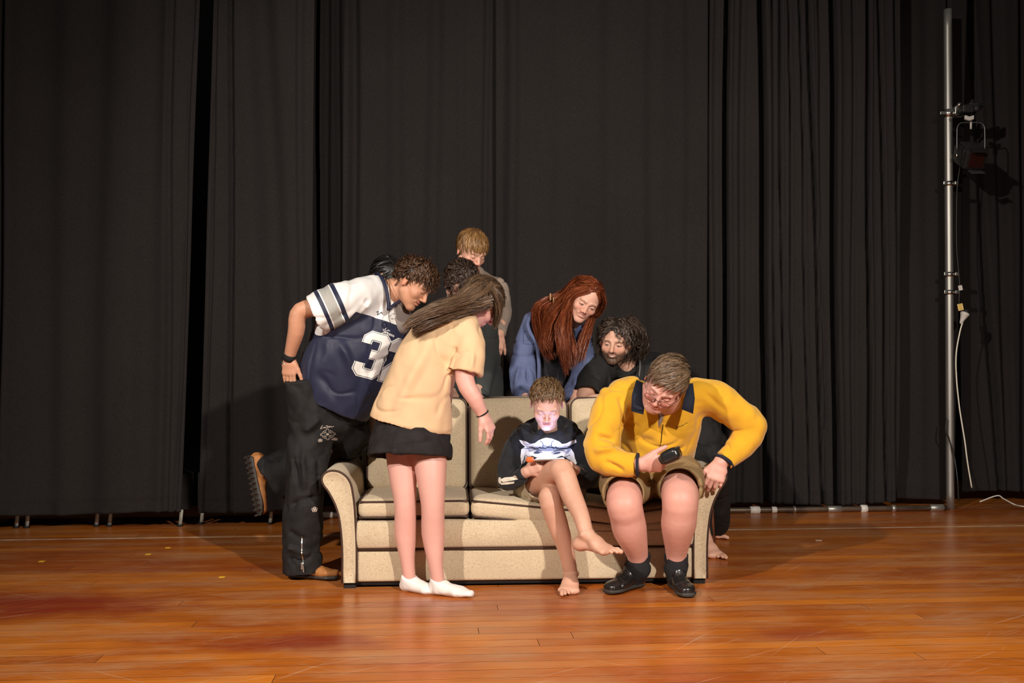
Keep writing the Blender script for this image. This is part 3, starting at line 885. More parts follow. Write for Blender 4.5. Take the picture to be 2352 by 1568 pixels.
# ================================================================== THE SOFA
def tweed():
    m, nt, b = newmat('cream_tweed')
    L = nt.links
    tc = nd(nt, 'ShaderNodeTexCoord')
    n1 = nd(nt, 'ShaderNodeTexNoise'); n1.inputs['Scale'].default_value = 210; n1.inputs['Detail'].default_value = 2
    mp = nd(nt, 'ShaderNodeMapping'); mp.inputs['Scale'].default_value = (1, 1, 1.7); L.new(tc.outputs['Object'], mp.inputs[0])
    L.new(mp.outputs[0], n1.inputs['Vector'])
    r = nd(nt, 'ShaderNodeValToRGB')
    e = r.color_ramp.elements
    e[0].position = .27; e[0].color = (0.27, 0.16, 0.09, 1)
    e[1].position = .40; e[1].color = (0.58, 0.46, 0.30, 1)
    x = e.new(.7); x.color = (0.70, 0.58, 0.41, 1)
    L.new(n1.outputs['Fac'], r.inputs[0])
    n2 = nd(nt, 'ShaderNodeTexNoise'); n2.inputs['Scale'].default_value = 5; n2.inputs['Detail'].default_value = 5
    L.new(tc.outputs['Object'], n2.inputs['Vector'])
    rr = nd(nt, 'ShaderNodeMapRange'); rr.inputs['To Min'].default_value = .78; rr.inputs['To Max'].default_value = 1.12
    L.new(n2.outputs['Fac'], rr.inputs['Value'])
    mx = nd(nt, 'ShaderNodeVectorMath', operation='SCALE'); L.new(r.outputs[0], mx.inputs[0]); L.new(rr.outputs[0], mx.inputs['Scale'])
    L.new(mx.outputs[0], b.inputs['Base Color'])
    b.inputs['Roughness'].default_value = .92; b.inputs['Specular IOR Level'].default_value = .2
    b.inputs['Sheen Weight'].default_value = .12
    w1 = nd(nt, 'ShaderNodeTexWave'); w1.inputs['Scale'].default_value = 95; w1.inputs['Distortion'].default_value = 1.0; w1.bands_direction = 'Z'
    L.new(tc.outputs['Object'], w1.inputs['Vector'])
    ad = nd(nt, 'ShaderNodeMath', operation='ADD'); L.new(w1.outputs['Fac'], ad.inputs[0]); L.new(n1.outputs['Fac'], ad.inputs[1])
    bp = nd(nt, 'ShaderNodeBump'); bp.inputs['Strength'].default_value = .3; bp.inputs['Distance'].default_value = .002
    L.new(ad.outputs[0], bp.inputs['Height']); L.new(bp.outputs[0], b.inputs['Normal'])
    return m
M_tw = tweed()
M_pip = simple('dark_brown_piping', (0.045, 0.018, 0.010), .6)
M_lin = simple('black_lining', (0.012, 0.011, 0.011), .9)
ST = 0.062
SX, SY = (1210-CX)*4.95/FPX, 4.95
sofa = empty('sofa', (SX, SY, 0), 'cream tweed three-seat sofa with dark brown piping and rolled arms', 'sofa', rotz=ST)
W2 = .905
def so(name, V, F, m, smooth=True, parent=None):
    o = mesh_obj(name, V, F, m, None, smooth=smooth, world=False)
    o.parent = parent or sofa
    return o
prof = [(0, .03), (0, .2), (-.012, .33), (-.033, .41), (-.066, .475), (-.088, .505), (-.099, .532), (-.094, .557), (-.074, .574), (-.045, .580), (-.01, .572),
        (.022, .548), (.042, .513), (.052, .465), (.06, .40), (.066, .30), (.07, .2), (.07, .03)]
def offset_poly(pf, d):
    pf = np.array(pf); n = len(pf); T = np.roll(pf, -1, 0)-np.roll(pf, 1, 0)
    Nn = np.stack([T[:, 1], -T[:, 0]], 1); Nn /= np.linalg.norm(Nn, axis=1, keepdims=True)
    return pf-Nn*d
pf = catmull(np.array(prof), 3)
def arm(side):
    s = side
    depth = .86
    rings = []
    cen = pf.mean(0)
    for y, off in ((0.012, .018), (0.0, .008), (0.004, 0.0), (.03, -.003), (.2, -.006), (.5, -.006), (.8, -.004), (depth-.01, .0), (depth, .012)):
        q = pf.copy()
        nrm = np.gradient(pf, axis=0); nrm = np.stack([-nrm[:, 1], nrm[:, 0]], 1); nrm /= np.linalg.norm(nrm, axis=1, keepdims=True)
        q = pf-nrm*off
        q[:, 1] = np.maximum(q[:, 1], .03)
        back = max(0, (y-.3))/.6
        rings.append(np.stack([q[:, 0]*1.0, np.full(len(q), y), q[:, 1]-0.0*back], 1))
    n = len(pf)
    V = np.vstack(rings); F = []
    for i in range(len(rings)-1):
        for a in range(n-1):
            F.append([i*n+a, i*n+a+1, (i+1)*n+a+1, (i+1)*n+a])
        F.append([i*n+n-1, i*n, (i+1)*n, (i+1)*n+n-1])
    # front and back faces: strips between the two sides of the profile
    for i, rev in ((0, 0), (len(rings)-1, 1)):
        for a in range(n//2-1):
            q = [i*n+a, i*n+a+1, i*n+n-2-a, i*n+n-1-a]
            F.append(q if rev else q[::-1])
    V = np.array(V)
    V[:, 0] = -W2+V[:, 0]
    if s > 0:
        V[:, 0] *= -1; F = [f[::-1] for f in F]
    o = so('arm', V, np.array(F), M_tw)
    pp = np.stack([pf[:, 0]-W2, np.full(n, 0.001), pf[:, 1]], 1)
    if s > 0: pp[:, 0] *= -1
    so('piping', *tube_vf(pp, .0052, 8), M_pip, parent=o)
    # second piping down the middle of the padded front
    p2 = np.stack([pf[4:-2, 0]*.72-W2+.002, np.full(n-6, .0015), pf[4:-2, 1]*.985], 1)
    # foot
    xf = s*(W2-.035)
    f = so('foot', *rbox_vf((xf, .05, .015), (.03, .03, .0155), .004), M_lin, parent=o)
    f = so('foot', *rbox_vf((xf, .80, .015), (.03, .03, .0155), .004), M_lin, parent=o)
arm(-1); arm(1)
IW = W2-.068
# lower front panel, seat border (bulging rail), frame
def rail(name, z0, z1, y0, bul, sag=None):
    h = np.array([IW, .04, (z1-z0)/2])
    def bf(u):
        o = np.zeros_like(u)
        front = (u[:, 1] < 0)
        o[:, 1] = -bul*(1-u[:, 2]**2)*front
        o[:, 2] = .003*np.sin(u[:, 0]*9)*(u[:, 2] > 0)
        if sag is not None: o[:, 2] -= sag(u[:, 0])*(u[:, 2] > .2)
        return o
    V, F = rbox_vf((0, y0+.04, (z0+z1)/2), h, .014, bulge=bf, nn=24)
    return so(name, V, F, M_tw)
lp = rail('front_panel', .03, .186, .012, .004)
so('piping', *tube_vf([(-IW, .008, .190), (0, .006, .190), (IW, .008, .190)], .005, 8), M_pip, parent=lp)
rl = rail('seat_border', .194, .332, .004, .016, lambda u: .028*np.exp(-((u-.62)/.35)**2))
V, F = box_vf((-IW, .10, .05), (IW, .84, .30)); so('frame', V, F, M_lin, False)
V, F = box_vf((-IW, .03, .012), (IW, .80, .05)); so('lining', V, F, M_lin, False)
# back frame
V, F = rbox_vf((0, .80, .46), (IW+.04, .055, .40), .03); so('back_frame', V, F, M_tw)
# seat cushions
cw = (2*IW)/3
def rr_path(hx, hy, r, n=8):
    pts = []
    for cx_, cy_, a0 in ((hx-r, hy-r, 0), (-hx+r, hy-r, 90), (-hx+r, -hy+r, 180), (hx-r, -hy+r, 270)):
        for k in range(n+1):
            a = math.radians(a0+90*k/n); pts.append((cx_+r*math.cos(a), cy_+r*math.sin(a)))
    return np.array(pts)
def seat_cushion(i, sagf):
    xc = -IW+cw*(i+.5)
    h = np.array([cw/2-.004, .275, .048]); c = np.array([xc, .285, .386])
    def warp(V):
        V = V.copy(); u = (V[:, 0]-xc)/(cw/2); v = (V[:, 1]-.285)/.275
        V[:, 2] += sagf(u, v)
        return V
    V, F = rbox_vf(c, h, .040, bulge=lambda u: np.stack([0*u[:, 0], 0*u[:, 0], np.sign(u[:, 2])*.016*(1-u[:, 0]**4)*(1-u[:, 1]**4)*(u[:, 2] > 0)], 1), nn=14)
    o = so('seat_cushion', warp(V), F, M_tw)
    pth = rr_path(h[0]-.010, h[1]-.010, .035)
    for z in (c[2]+.0385, c[2]-.0385):
        pts = np.stack([pth[:, 0]+c[0], pth[:, 1]+c[1], np.full(len(pth), z)], 1)
        pts[:, 0] = c[0]+(pts[:, 0]-c[0])*1.016; pts[:, 1] = c[1]+(pts[:, 1]-c[1])*1.018
        dd_ = catmull(np.vstack([pts, pts[:1]]), 2)[:-1]
        so('piping', *tube_vf(warp(dd_), .0048, 8, closed=True), M_pip, parent=o)
seat_cushion(0, lambda u, v: .002*np.sin(3*u)+.0*v)
seat_cushion(1, lambda u, v: -.020*(u+1)-.028*np.exp(-(((u-.55)/.6)**2))*(.6+.4*np.clip(v+1, 0, 1)))
seat_cushion(2, lambda u, v: -.052*np.exp(-((u/.9)**2))-.012)
# back cushions: tall, leaning back a little
def back_cushion(i):
    xc = -IW+cw*(i+.5)
    h = np.array([cw/2-.004, .085, .255])
    tl = math.radians(-9)
    R = np.array(Matrix.Rotation(tl, 3, 'X'))
    c = np.array([xc, .625, .655])
    V, F = rbox_vf((0, 0, 0), h, .045, bulge=lambda u: np.stack([0*u[:, 0], np.sign(u[:, 1])*.035*(1-u[:, 0]**4)*(1-u[:, 2]**4), .012*(u[:, 2] > .5)*(1-u[:, 0]**2)], 1), nn=14)
    o = so('back_cushion', V@R.T+c, F, M_tw)
    pth = rr_path(h[0]-.006, h[2]-.006, .05)
    for y in (-.072, .072):
        pts = np.stack([pth[:, 0]*1.0, np.full(len(pth), y), pth[:, 1]+.012*(pth[:, 1] > .1)*(1-(pth[:, 0]/h[0])**2)], 1)
        so('piping', *tube_vf(pts@R.T+c, .0052, 8, closed=True), M_pip, parent=o)
for i in range(3): back_cushion(i)
# ================================================================== PEOPLE: TOOLS
def frame(f, u):
    f = N_(f); u = np.asarray(u, float); u = N_(u-f*np.dot(u, f))
    return np.array([np.cross(u, f), f, u])         # rows: his left, forward, up

class Head:
    """head frame: x to the person's left, y forward, z up; origin between the ears"""
    def __init__(s, c, f, u, sc=1.0):
        s.c = np.asarray(c, float); s.R = frame(f, u); s.s = sc
    def w(s, x, y, z): return s.c+s.s*(np.array([x, y, z])@s.R)
    def loc(s, V): return ((V-s.c)@s.R.T)/s.s

def head_sdf(S, H, jaw=1.0, cheek=0.0, smile=0.0, nose=1.0, ears=True, neck=None, neckr=.056, open_eyes=False):
    w, R, q = H.w, H.R, H.s
    def e(c, r, k=.012, sub=False, rot=None): S.ell(w(*c), np.array(r)*q, R if rot is None else rot@R, k*q, sub)
    e((0, -.010, .036), (.076, .098, .087))
    e((0, .030, -.012), (.064, .064, .082), .02)
    e((0, .034, -.062), (.052*jaw, .050, .042), .02)
    for sg in (-1, 1):
        S.seg(w(sg*.054*jaw, .004, -.052), w(sg*.012, .066, -.098), .018*q, .014*q, k=.02*q)
        e((sg*.040, .060, -.026), (.024+cheek, .022+cheek, .022), .014)
        e((sg*.0315, .098, .004), (.019, .013, .0125), .010, True)
        e((sg*.0310, .0765, .001), (.0155, .0140, .0125), .004)
        S.seg(w(sg*.014, .090, .022), w(sg*.044, .079, .024), .0075*q, .006*q, k=.010*q)
        e((sg*.0115, .0985, -.033), (.0075, .0085, .0065), .004)
        if ears:
            rt = np.array(Matrix.Rotation(math.radians(sg*22), 3, 'Z'))
            e((sg*.080, -.008, -.004), (.0065, .018, .031), .004, rot=rt)
            e((sg*.086, -.002, .0), (.005, .009, .016), .003, True, rot=rt)
    e((0, .070, -.096), (.021, .017, .016), .016)
    S.seg(w(0, .090, .012), w(0, .110*(.5+.5*nose), -.027), .0065*q, .0095*q*nose, k=.009*q)
    e((0, .1075, -.029), (.0095*nose, .0085, .0080), .004)
    zm = -.060
    e((0, .0855, zm+.0065), (.022, .012, .0052), .005)
    e((0, .0845, zm-.0070), (.019, .0115, .0062), .005)
    for sg in (-1, 1):
        S.seg(w(0, .101, zm), w(sg*.022, .086, zm+.008*smile), .0022*q, .0018*q, k=.003*q, sub=True)
        e((sg*.027, .078, zm+.010*smile), (.007, .007, .007), .006)
    if neck is not None:
        S.seg(w(0, -.018, -.035), neck, neckr, neckr*1.04, k=.018)

def skin_col(n, base): return np.tile(np.array(base), (n, 1)).astype(float)
def face_col(V, H, base, lips=(.50, .16, .12), brow=(.10, .05, .03), browt=1.0, stubble=0.0, stubc=(.12, .07, .05), eyes='down', freckle=0.0, teeth=False, blush=.5, smile=0.0):
    L = H.loc(V); x, y, z = L.T; ax = np.abs(x)
    C = skin_col(len(V), base)
    m = 0.06*vnoise(V, 35, 5)+.04*vnoise(V, 90, 6)
    C *= (1+m)[:, None]
    near = (np.abs(L) < .16).all(1)
    def mixc(col, f):
        nonlocal C
        f = np.clip(f, 0, 1)*near
        C = C*(1-f[:, None])+np.array(col)*f[:, None]
    red = np.array(base)*np.array([1.04, .80, .76])
    mixc(red, blush*np.exp(-(((ax-.040)/.024)**2+((z+.028)/.022)**2))*(y > .03))
    mixc(red, .45*np.exp(-((ax/.013)**2+((z+.030)/.012)**2))*(y > .09))
    mixc(red, .6*(ax > .074)*(np.abs(z) < .05))
    if stubble:
        jawm = sstep(-.035, -.062, z)*(y > -.01)*sstep(.13, .10, np.abs(z))
        mus = np.exp(-((ax/.030)**2+((z+.046)/.007)**2))*(y > .07)
        chn = np.exp(-((ax/.022)**2+((z+.090)/.018)**2))*(y > .04)
        n = .5+.5*vnoise(V, 260, 3)
        mixc(stubc, stubble*(np.clip(1.0*jawm+.9*mus+.6*chn, 0, 1))*(.7+.5*n))
    zm = -.060+.008*smile*np.clip(ax/.022, 0, 1)
    mixc(lips, 0.85*np.exp(-((ax/.023)**6+((z-zm)/.0105)**4))*(y > .075))
    mixc((.14, .03, .02), .75*np.exp(-((ax/.021)**6+((z-zm)/.0024)**2))*(y > .07))
    if teeth: mixc((.75, .70, .60), .95*np.exp(-((ax/.0155)**6+((z-zm+.0012)/.0030)**4))*(y > .07))
    zb = .0215+.05*ax*(ax < .035)-.25*np.maximum(ax-.038, 0)
    mixc(brow, .85*browt*np.exp(-(((ax-.031)/.0185)**4+((z-zb)/.0036)**2))*(y > .05))
    ex = (ax-.0315)
    if eyes == 'down':
        zl = -.0035+ex*ex*14
        mixc((.05, .025, .02), .85*np.exp(-((ex/.0155)**6+((z-zl)/.0019)**2))*(y > .06))
        mixc(red*.85, .5*np.exp(-((ex/.017)**4+((z-.007)/.002)**2))*(y > .06))
    else:
        mixc((.50, .42, .36), np.exp(-((ex/.0120)**4+((z+.0012)/.0028)**4))*(y > .06))
        mixc((.035, .022, .018), np.exp(-(((ex)/.0056)**4+((z+.0012)/.0036)**4))*(y > .06))
        zl = .0022-ex*ex*18
        mixc((.04, .02, .015), .95*np.exp(-((ex/.0155)**6+((z-zl)/.0017)**2))*(y > .06))
        mixc((.25, .10, .08), .4*np.exp(-((ex/.0145)**6+((z+.0052)/.0014)**2))*(y > .06))
    mixc((.28, .11, .08), .3*np.exp(-(((ax-.0075)/.0028)**2+((z+.0388)/.0017)**2))*(y > .09))
    if freckle:
        f = vnoise(V, 220, 8)
        mixc((.42, .20, .12), freckle*sstep(.35, .6, f)*(z > -.05)*(z < .06)*(y > .05))
    return C

def hand_sdf(S, wrist, d, n, side=1, sc=1.0, curl=((20, 30, 20),)*4, spread=.12, thumb=(.75, .2), fat=1.0):
    wrist = np.asarray(wrist, float); d = N_(d); n = np.asarray(n, float); n = N_(n-d*np.dot(n, d))
    t = side*np.cross(d, n)
    q = sc
    S.seg(wrist-d*.02*q, wrist+d*.035*q, (.027*q*fat, .019*q*fat), (.035*q*fat, .0175*q*fat), w=t, k=.012)
    S.seg(wrist+d*.035*q, wrist+d*.082*q, (.036*q*fat, .0175*q*fat), (.041*q*fat, .0135*q*fat), w=t, k=.012)
    bx = (.029, .010, -.010, -.029); bl = (.084, .089, .085, .076)
    ln = (.074, .083, .076, .060)
    tips = []
    for i in range(4):
        p = wrist+d*bl[i]*q+t*bx[i]*q*fat-n*.001
        dd = N_(d+t*spread*(1.5-i)/1.5)
        r = (.0098, .0100, .0095, .0083)[i]*q*fat
        a = 0
        S.seg(wrist+d*.045*q+t*bx[i]*.7*q, p, .012*q, r*1.05, k=.006)
        for j, fr in enumerate((.46, .30, .24)):
            a += math.radians(curl[i][j])
            v = dd*math.cos(a)-n*math.sin(a)
            p2 = p+v*ln[i]*fr*q
            r2 = r*(.93 if j < 2 else .82)
            S.seg(p, p2, r, r2, k=.003)
            p, r = p2, r2
        tips.append(p)
    p = wrist+d*.022*q+t*.022*q*fat-n*.008*q
    v1 = N_(d*(1-thumb[0]*.45)+t*thumb[0]-n*thumb[1])
    p2 = p+v1*.046*q
    S.seg(p, p2, .0165*q*fat, .0125*q*fat, k=.012)
    v2 = N_(v1+d*.45-n*thumb[1]*.6); p3 = p2+v2*.033*q
    S.seg(p2, p3, .0118*q*fat, .0105*q*fat, k=.004)
    v3 = N_(v2+d*.25-n*thumb[1]*.6); p4 = p3+v3*.026*q
    S.seg(p3, p4, .0108*q*fat, .0085*q*fat, k=.004)
    return tips, p4

def foot_sdf(S, ankle, f, up, side=1, sc=1.0):
    """bare foot; sole lies .085*sc below the ankle"""
    ankle = np.asarray(ankle, float); f = N_(f); up = np.asarray(up, float); up = N_(up-f*np.dot(up, f))
    l = side*np.cross(f, up)        # towards the big toe
    q = sc
    heel = ankle-up*.058*q-f*.035*q
    ball = ankle-up*.066*q+f*.112*q+l*.006*q
    S.ell(heel, (.031*q, .034*q, .028*q), np.array([l, f, up]), .02)
    S.seg(ankle, heel, .0315*q, .028*q, k=.02)
    S.seg(ankle+f*.005*q-up*.006, ankle-up*.035*q+f*.06*q, .0305*q, (.035*q, .024*q), w=l, k=.025)
    S.seg(ankle-up*.035*q+f*.055*q, ball, (.036*q, .024*q), (.044*q, .016*q), w=l, k=.022)
    S.seg(heel, ball, (.028*q, .024*q), (.042*q, .017*q), w=l, k=.02)
    for sg in (-1, 1): S.ell(ankle+l*sg*.030*q-up*.002, (.011*q,)*3, k=.012)
    for i in range(5):
        b = ball+l*(.031-.0165*i)*q*(1.06 if i else 1.0)+f*(.020-.0055*i*(i > 1)-.004*i)*q-up*.002*q
        r = (.0125, .0090, .0087, .0083, .0080)[i]*q
        L1 = (.040, .034, .029, .025, .021)[i]*q
        S.seg(b-f*.02*q, b+f*L1*.55+up*.003, r*1.0, r, k=.004)
        S.seg(b+f*L1*.55+up*.003, b+f*L1-up*.003, r, r*.93, k=.003)

M_skin = colattr('skin', .48, .12, .10, 420, .38)
M_hair = colattr('hair_strands', .42, 0, 0, 0, .45)

class Person:
    def __init__(s, loc, label):
        s.root = empty('person', (loc[0], loc[1], 0), label, 'person')
        s.blocks = []
    def skin(s, S, colf, clip=None):
        V, F = S.mesh(clip=clip)
        if S.vox > .003: V = relax(V, F, 2)
        s.blocks.append((V, F, colf(V)))
    def body(s):
        V, F = merge([(a, b) for a, b, c in s.blocks])
        col = np.vstack([c for a, b, c in s.blocks])
        s.body_o = mesh_obj('body', V, F, M_skin, s.root, col=col)
        return s.body_o
    def cloth(s, name, S, mat, lines=(), noise=None, attrs=None, parent=None, label=None, clip=None, col=None):
        V, F = S.mesh(clip=clip)
        V = relax(V, F, 3)
        nz = noise if noise is not None else [((9, 9, 5), .007), ((22, 22, 13), .003)]
        V2 = folds(V, F, lines, nz)
        A = {k: fn(V) for k, fn in (attrs or {}).items()}
        o = mesh_obj(name, V2, F, mat, s.root, attrs=A, col=col(V) if col else None)
        if parent is not None: o.parent = parent
        if label: o['label'] = label
        s.last = (V2, F)
        return o
    def part(s, name, vf, mat, parent=None, col=None, label=None, smooth=True):
        o = mesh_obj(name, vf[0], vf[1], mat, s.root, col=col, smooth=smooth)
        if parent is not None: o.parent = parent
        if label: o['label'] = label
        return o

# ---- hair
def in_hairline(U, low=-.62, front=.50, side=-.05):
    x, y, z = U.T
    th = np.interp(y, [-1, -.25, .12, .5, .8], [low, low+.1, side, front-.15, front])
    return z > th
RAD = np.array([.078, .100, .089]); CEN = np.array([0, -.010, .036])

def strands_vf(Pn, rad, H=None, taper=.35):
    """Pn (n, s, 3) -> thin two-faced locks lying flat on the head, vectorised"""
    n, s, _ = Pn.shape
    T = np.gradient(Pn, axis=1); T /= np.maximum(np.linalg.norm(T, axis=2, keepdims=True), 1e-9)
    out = Pn-H.w(0, -.01, .01); out /= np.maximum(np.linalg.norm(out, axis=2, keepdims=True), 1e-9)
    jt = np.random.RandomState(n).normal(size=(n, 1, 3))*.35
    w = np.cross(T, out+jt); w /= np.maximum(np.linalg.norm(w, axis=2, keepdims=True), 1e-9)
    nn = np.cross(w, T)
    t = np.linspace(0, 1, s)
    r = (np.asarray(rad).reshape(-1, 1)*(1-(1-taper)*t**2)[None])[..., None]
    V = np.stack([Pn+r*1.5*w, Pn-r*1.5*w], 2)
    base = (np.arange(n)*s*2)[:, None]
    i = np.arange(s-1)[None, :]
    F = np.stack([base+i*2, base+i*2+1, base+(i+1)*2+1, base+(i+1)*2], -1).reshape(-1, 4)
    return V.reshape(-1, 3), F

def add_curl(Pn, amp, freq, seed=0, start=.15):
    r = np.random.RandomState(seed)
    n, s, _ = Pn.shape
    T = np.gradient(Pn, axis=1); T /= np.maximum(np.linalg.norm(T, axis=2, keepdims=True), 1e-9)
    ref = N_([.2, .5, .84]); u = np.cross(T, ref); u /= np.maximum(np.linalg.norm(u, axis=2, keepdims=True), 1e-9)
    w = np.cross(T, u)
    arc = np.concatenate([np.zeros((n, 1)), np.cumsum(np.linalg.norm(np.diff(Pn, axis=1), axis=2), 1)], 1)
    ph = r.rand(n, 1)*6.28; fr = freq*(.7+.6*r.rand(n, 1)); am = amp*(.5+.8*r.rand(n, 1))
    t = np.linspace(0, 1, s)[None]
    e = np.clip((t-start*.3)/.35, 0, 1)
    th = ph+2*math.pi*fr*arc
    return Pn+(am*e*np.cos(th))[..., None]*u+(am*e*np.sin(th))[..., None]*w

def push_out(Pn, H, g=1.0):
    L = H.loc(Pn.reshape(-1, 3)); q = (L-CEN)/(RAD*g)
    m = np.linalg.norm(q, axis=1); ins = m < 1
    L[ins] = CEN+(q[ins]/np.maximum(m[ins], 1e-3)[:, None])*RAD*g
    return (L*H.s@H.R+H.c).reshape(Pn.shape)

def push_seg(Pn, segs):
    X = Pn.reshape(-1, 3).copy()
    for p, q, r in segs:
        p = np.asarray(p, float); q = np.asarray(q, float)
        t = np.clip(seg_t(X, p, q), 0, 1)[:, None]
        c = p+t*(q-p); d = X-c; L = np.linalg.norm(d, axis=1)
        m = L < r
        X[m] = c[m]+d[m]/np.maximum(L[m], 1e-4)[:, None]*r
    return X.reshape(Pn.shape)

def clumpify(Pn, c, jit, seed, tipk=.35):
    if c <= 1: return Pn
    r = np.random.RandomState(seed+7)
    n, s, _ = Pn.shape
    off = r.normal(size=(n, c, 1, 3))*jit
    w = (1-(1-tipk)*np.linspace(0, 1, s)**1.2)[None, None, :, None]
    Q = (Pn[:, None]+off*w).reshape(n*c, s, 3)
    # uneven lengths inside a lock
    e = (.82+.18*r.rand(n*c, 1, 1)); t = np.linspace(0, 1, s)[None]*e[:, :, 0]*(s-1)
    i = np.minimum(t.astype(int), s-2); f = (t-i)[..., None]; ar = np.arange(n*c)[:, None]
    return Q[ar, i]*(1-f)+Q[ar, i+1]*f

def grow(H, n, length, comb, grav=.1, lift=.35, curl=None, steps=9, seed=0, region=in_hairline, lenf=None, g=1.0, coll=(), c=6, jit=.0032, hug=.5, tipk=.35, rnd=.12):
    r = np.random.RandomState(seed)
    nc = max(int(n*.8)//c, 1)
    U = r.normal(size=(nc*5, 3)); U /= np.linalg.norm(U, axis=1, keepdims=True)
    U = U[region(U)][:nc]; n = len(U)
    Lp = CEN+U*RAD*g
    Nl = U/RAD; Nl /= np.linalg.norm(Nl, axis=1, keepdims=True)
    Cd = comb(U, r); Cd = Cd-Nl*(Cd*Nl).sum(1, keepdims=True)
    Cd /= np.maximum(np.linalg.norm(Cd, axis=1, keepdims=True), 1e-6)
    D = Nl*lift+Cd+rnd*r.normal(size=(n, 3)); D /= np.linalg.norm(D, axis=1, keepdims=True)
    p = H.c+H.s*(Lp@H.R); d = D@H.R
    ll = length*(.65+.5*r.rand(n))
    if lenf is not None: ll = ll*lenf(U)
    P_ = [p]
    for k in range(steps-1):
        p = p+d*(ll/(steps-1))[:, None]
        p = push_out(p, H, g*1.015)
        if coll: p = push_seg(p, coll)
        P_.append(p)
        c2 = (Cd@H.R)
        d = d+np.array([0, 0, -grav])+c2*.12
        nl = (H.loc(p)-CEN)/RAD**2; nl /= np.linalg.norm(nl, axis=1, keepdims=True); nw = nl@H.R
        dn = (d*nw).sum(1, keepdims=True)
        d = d-nw*np.maximum(dn, 0)*hug
        d /= np.linalg.norm(d, axis=1, keepdims=True)
    Pn = np.stack(P_, 1)
    if curl: Pn = add_curl(Pn, curl[0], curl[1], seed)
    return clumpify(Pn, c, jit, seed, tipk)

def bundle(wps, n, wave=(.004, 6), steps=14, seed=0, flat=1.0, tip=.06, cl=6, jit=.0035, tipk=.6):
    """wps: list of (centre, radius) or (centre, (ru, rv), udir); hair runs through all of them"""
    n = max(int(n*.8)//cl, 1)
    r = np.random.RandomState(seed)
    th = r.rand(n)*6.28; rr = np.sqrt(r.rand(n))
    a, b = rr*np.cos(th), rr*np.sin(th)
    M = []
    for i, wp in enumerate(wps):
        c = np.asarray(wp[0], float); rad = wp[1]
        ru, rv = (rad, rad) if np.isscalar(rad) else rad
        nx = np.asarray(wps[min(i+1, len(wps)-1)][0], float)-np.asarray(wps[max(i-1, 0)][0], float); nx = N_(nx)
        ud = np.asarray(wp[2], float) if len(wp) > 2 else np.array([1.0, 0, 0])
        u = N_(ud-nx*np.dot(ud, nx)); v = np.cross(nx, u)
        M.append(c+a[:, None]*ru*u+b[:, None]*rv*v+.12*min(ru, rv)*r.normal(size=(n, 3)))
    M = np.stack(M, 1)                                     # n, m, 3
    m = M.shape[1]
    Q = np.concatenate([2*M[:, :1]-M[:, 1:2], M, 2*M[:, -1:]-M[:, -2:-1]], 1)
    ends = 1-tip*3*r.rand(n)**2
    ts = np.linspace(0, 1, steps)[None]*ends[:, None]*(m-1)
    i = np.minimum(ts.astype(int), m-2); t = (ts-i)[..., None]
    ar = np.arange(n)[:, None]
    q0, q1, q2, q3 = Q[ar, i], Q[ar, i+1], Q[ar, i+2], Q[ar, i+3]
    Pn = .5*((2*q1)+(-q0+q2)*t+(2*q0-5*q1+4*q2-q3)*t*t+(-q0+3*q1-3*q2+q3)*t**3)
    if wave: Pn = add_curl(Pn, wave[0], wave[1], seed+5, .0)
    return clumpify(Pn, cl, jit, seed, tipk)

def hair_obj(person, H, groups, cols, rad=.0016, cap=True, capcol=None, region=in_hairline, g=1.0, name='hair', seed=0):
    r = np.random.RandomState(seed+91)
    blocks, cc = [], []
    cols = np.array(cols, float)*.85
    for Pn in groups:
        n, s, _ = Pn.shape
        V, F = strands_vf(Pn, rad*(.7+.6*r.rand(n)), H)
        t = r.rand(n)*(len(cols)-1); i = np.minimum(t.astype(int), len(cols)-2); f = (t-i)[:, None]
        c = (cols[i]*(1-f)+cols[i+1]*f)*(.8+.4*r.rand(n, 1))
        blocks.append((V, F)); cc.append(np.repeat(c, s*2, 0))
    if cap:
        nu, nv = 64, 40
        th = np.linspace(0, 2*math.pi, nu, endpoint=False); ph = np.linspace(.02, math.pi-.02, nv)
        TH, PH = np.meshgrid(th, ph)
        U = np.stack([np.sin(PH)*np.cos(TH), np.sin(PH)*np.sin(TH), np.cos(PH)], -1).reshape(-1, 3)
        L = CEN+U*RAD*g*1.022*(1+.012*vnoise(U, 9, 2))[:, None]
        V = H.c+H.s*(L@H.R); ok = region(U)
        idx = np.arange(nu*nv).reshape(nv, nu); nx = np.roll(idx, -1, 1)
        F = np.stack([idx[:-1], idx[1:], nx[1:], nx[:-1]], -1).reshape(-1, 4)
        F = F[ok[F].all(1)]
        blocks.append((V, F)); cc.append(np.tile(np.array(capcol if capcol is not None else cols[0]*.7), (len(V), 1)))
    V, F = merge(blocks)
    o = mesh_obj(name, V, F, M_hair, person.root, col=np.vstack(cc))
    return o

# ---- prints: flat 2-D artwork laid on to a garment
def ribbon(pts, w, closed=False):
    p = np.array(pts, float); n = len(p)
    V, F = [], []
    for i in range(n):
        a = p[i]-p[i-1] if (i > 0 or closed) else p[1]-p[0]
        b = p[(i+1) % n]-p[i] if (i < n-1 or closed) else p[-1]-p[-2]
        a = a/max(np.linalg.norm(a), 1e-9); b = b/max(np.linalg.norm(b), 1e-9)
        t = a+b; t = t/max(np.linalg.norm(t), 1e-9)
        nn = np.array([-t[1], t[0]]); c = max(abs(np.dot(nn, [-a[1], a[0]])), .5)
        V += [p[i]+nn*w/2/c, p[i]-nn*w/2/c]
    for i in range(n if closed else n-1):
        j = (i+1) % n
        F.append([2*i, 2*i+1, 2*j+1, 2*j])
    return V, F

def fan(pts):
    p = np.array(pts, float); c = p.mean(0)
    V = [c]+list(p); n = len(p)
    return V, [[0, 1+i, 1+(i+1) % n] for i in range(n)]

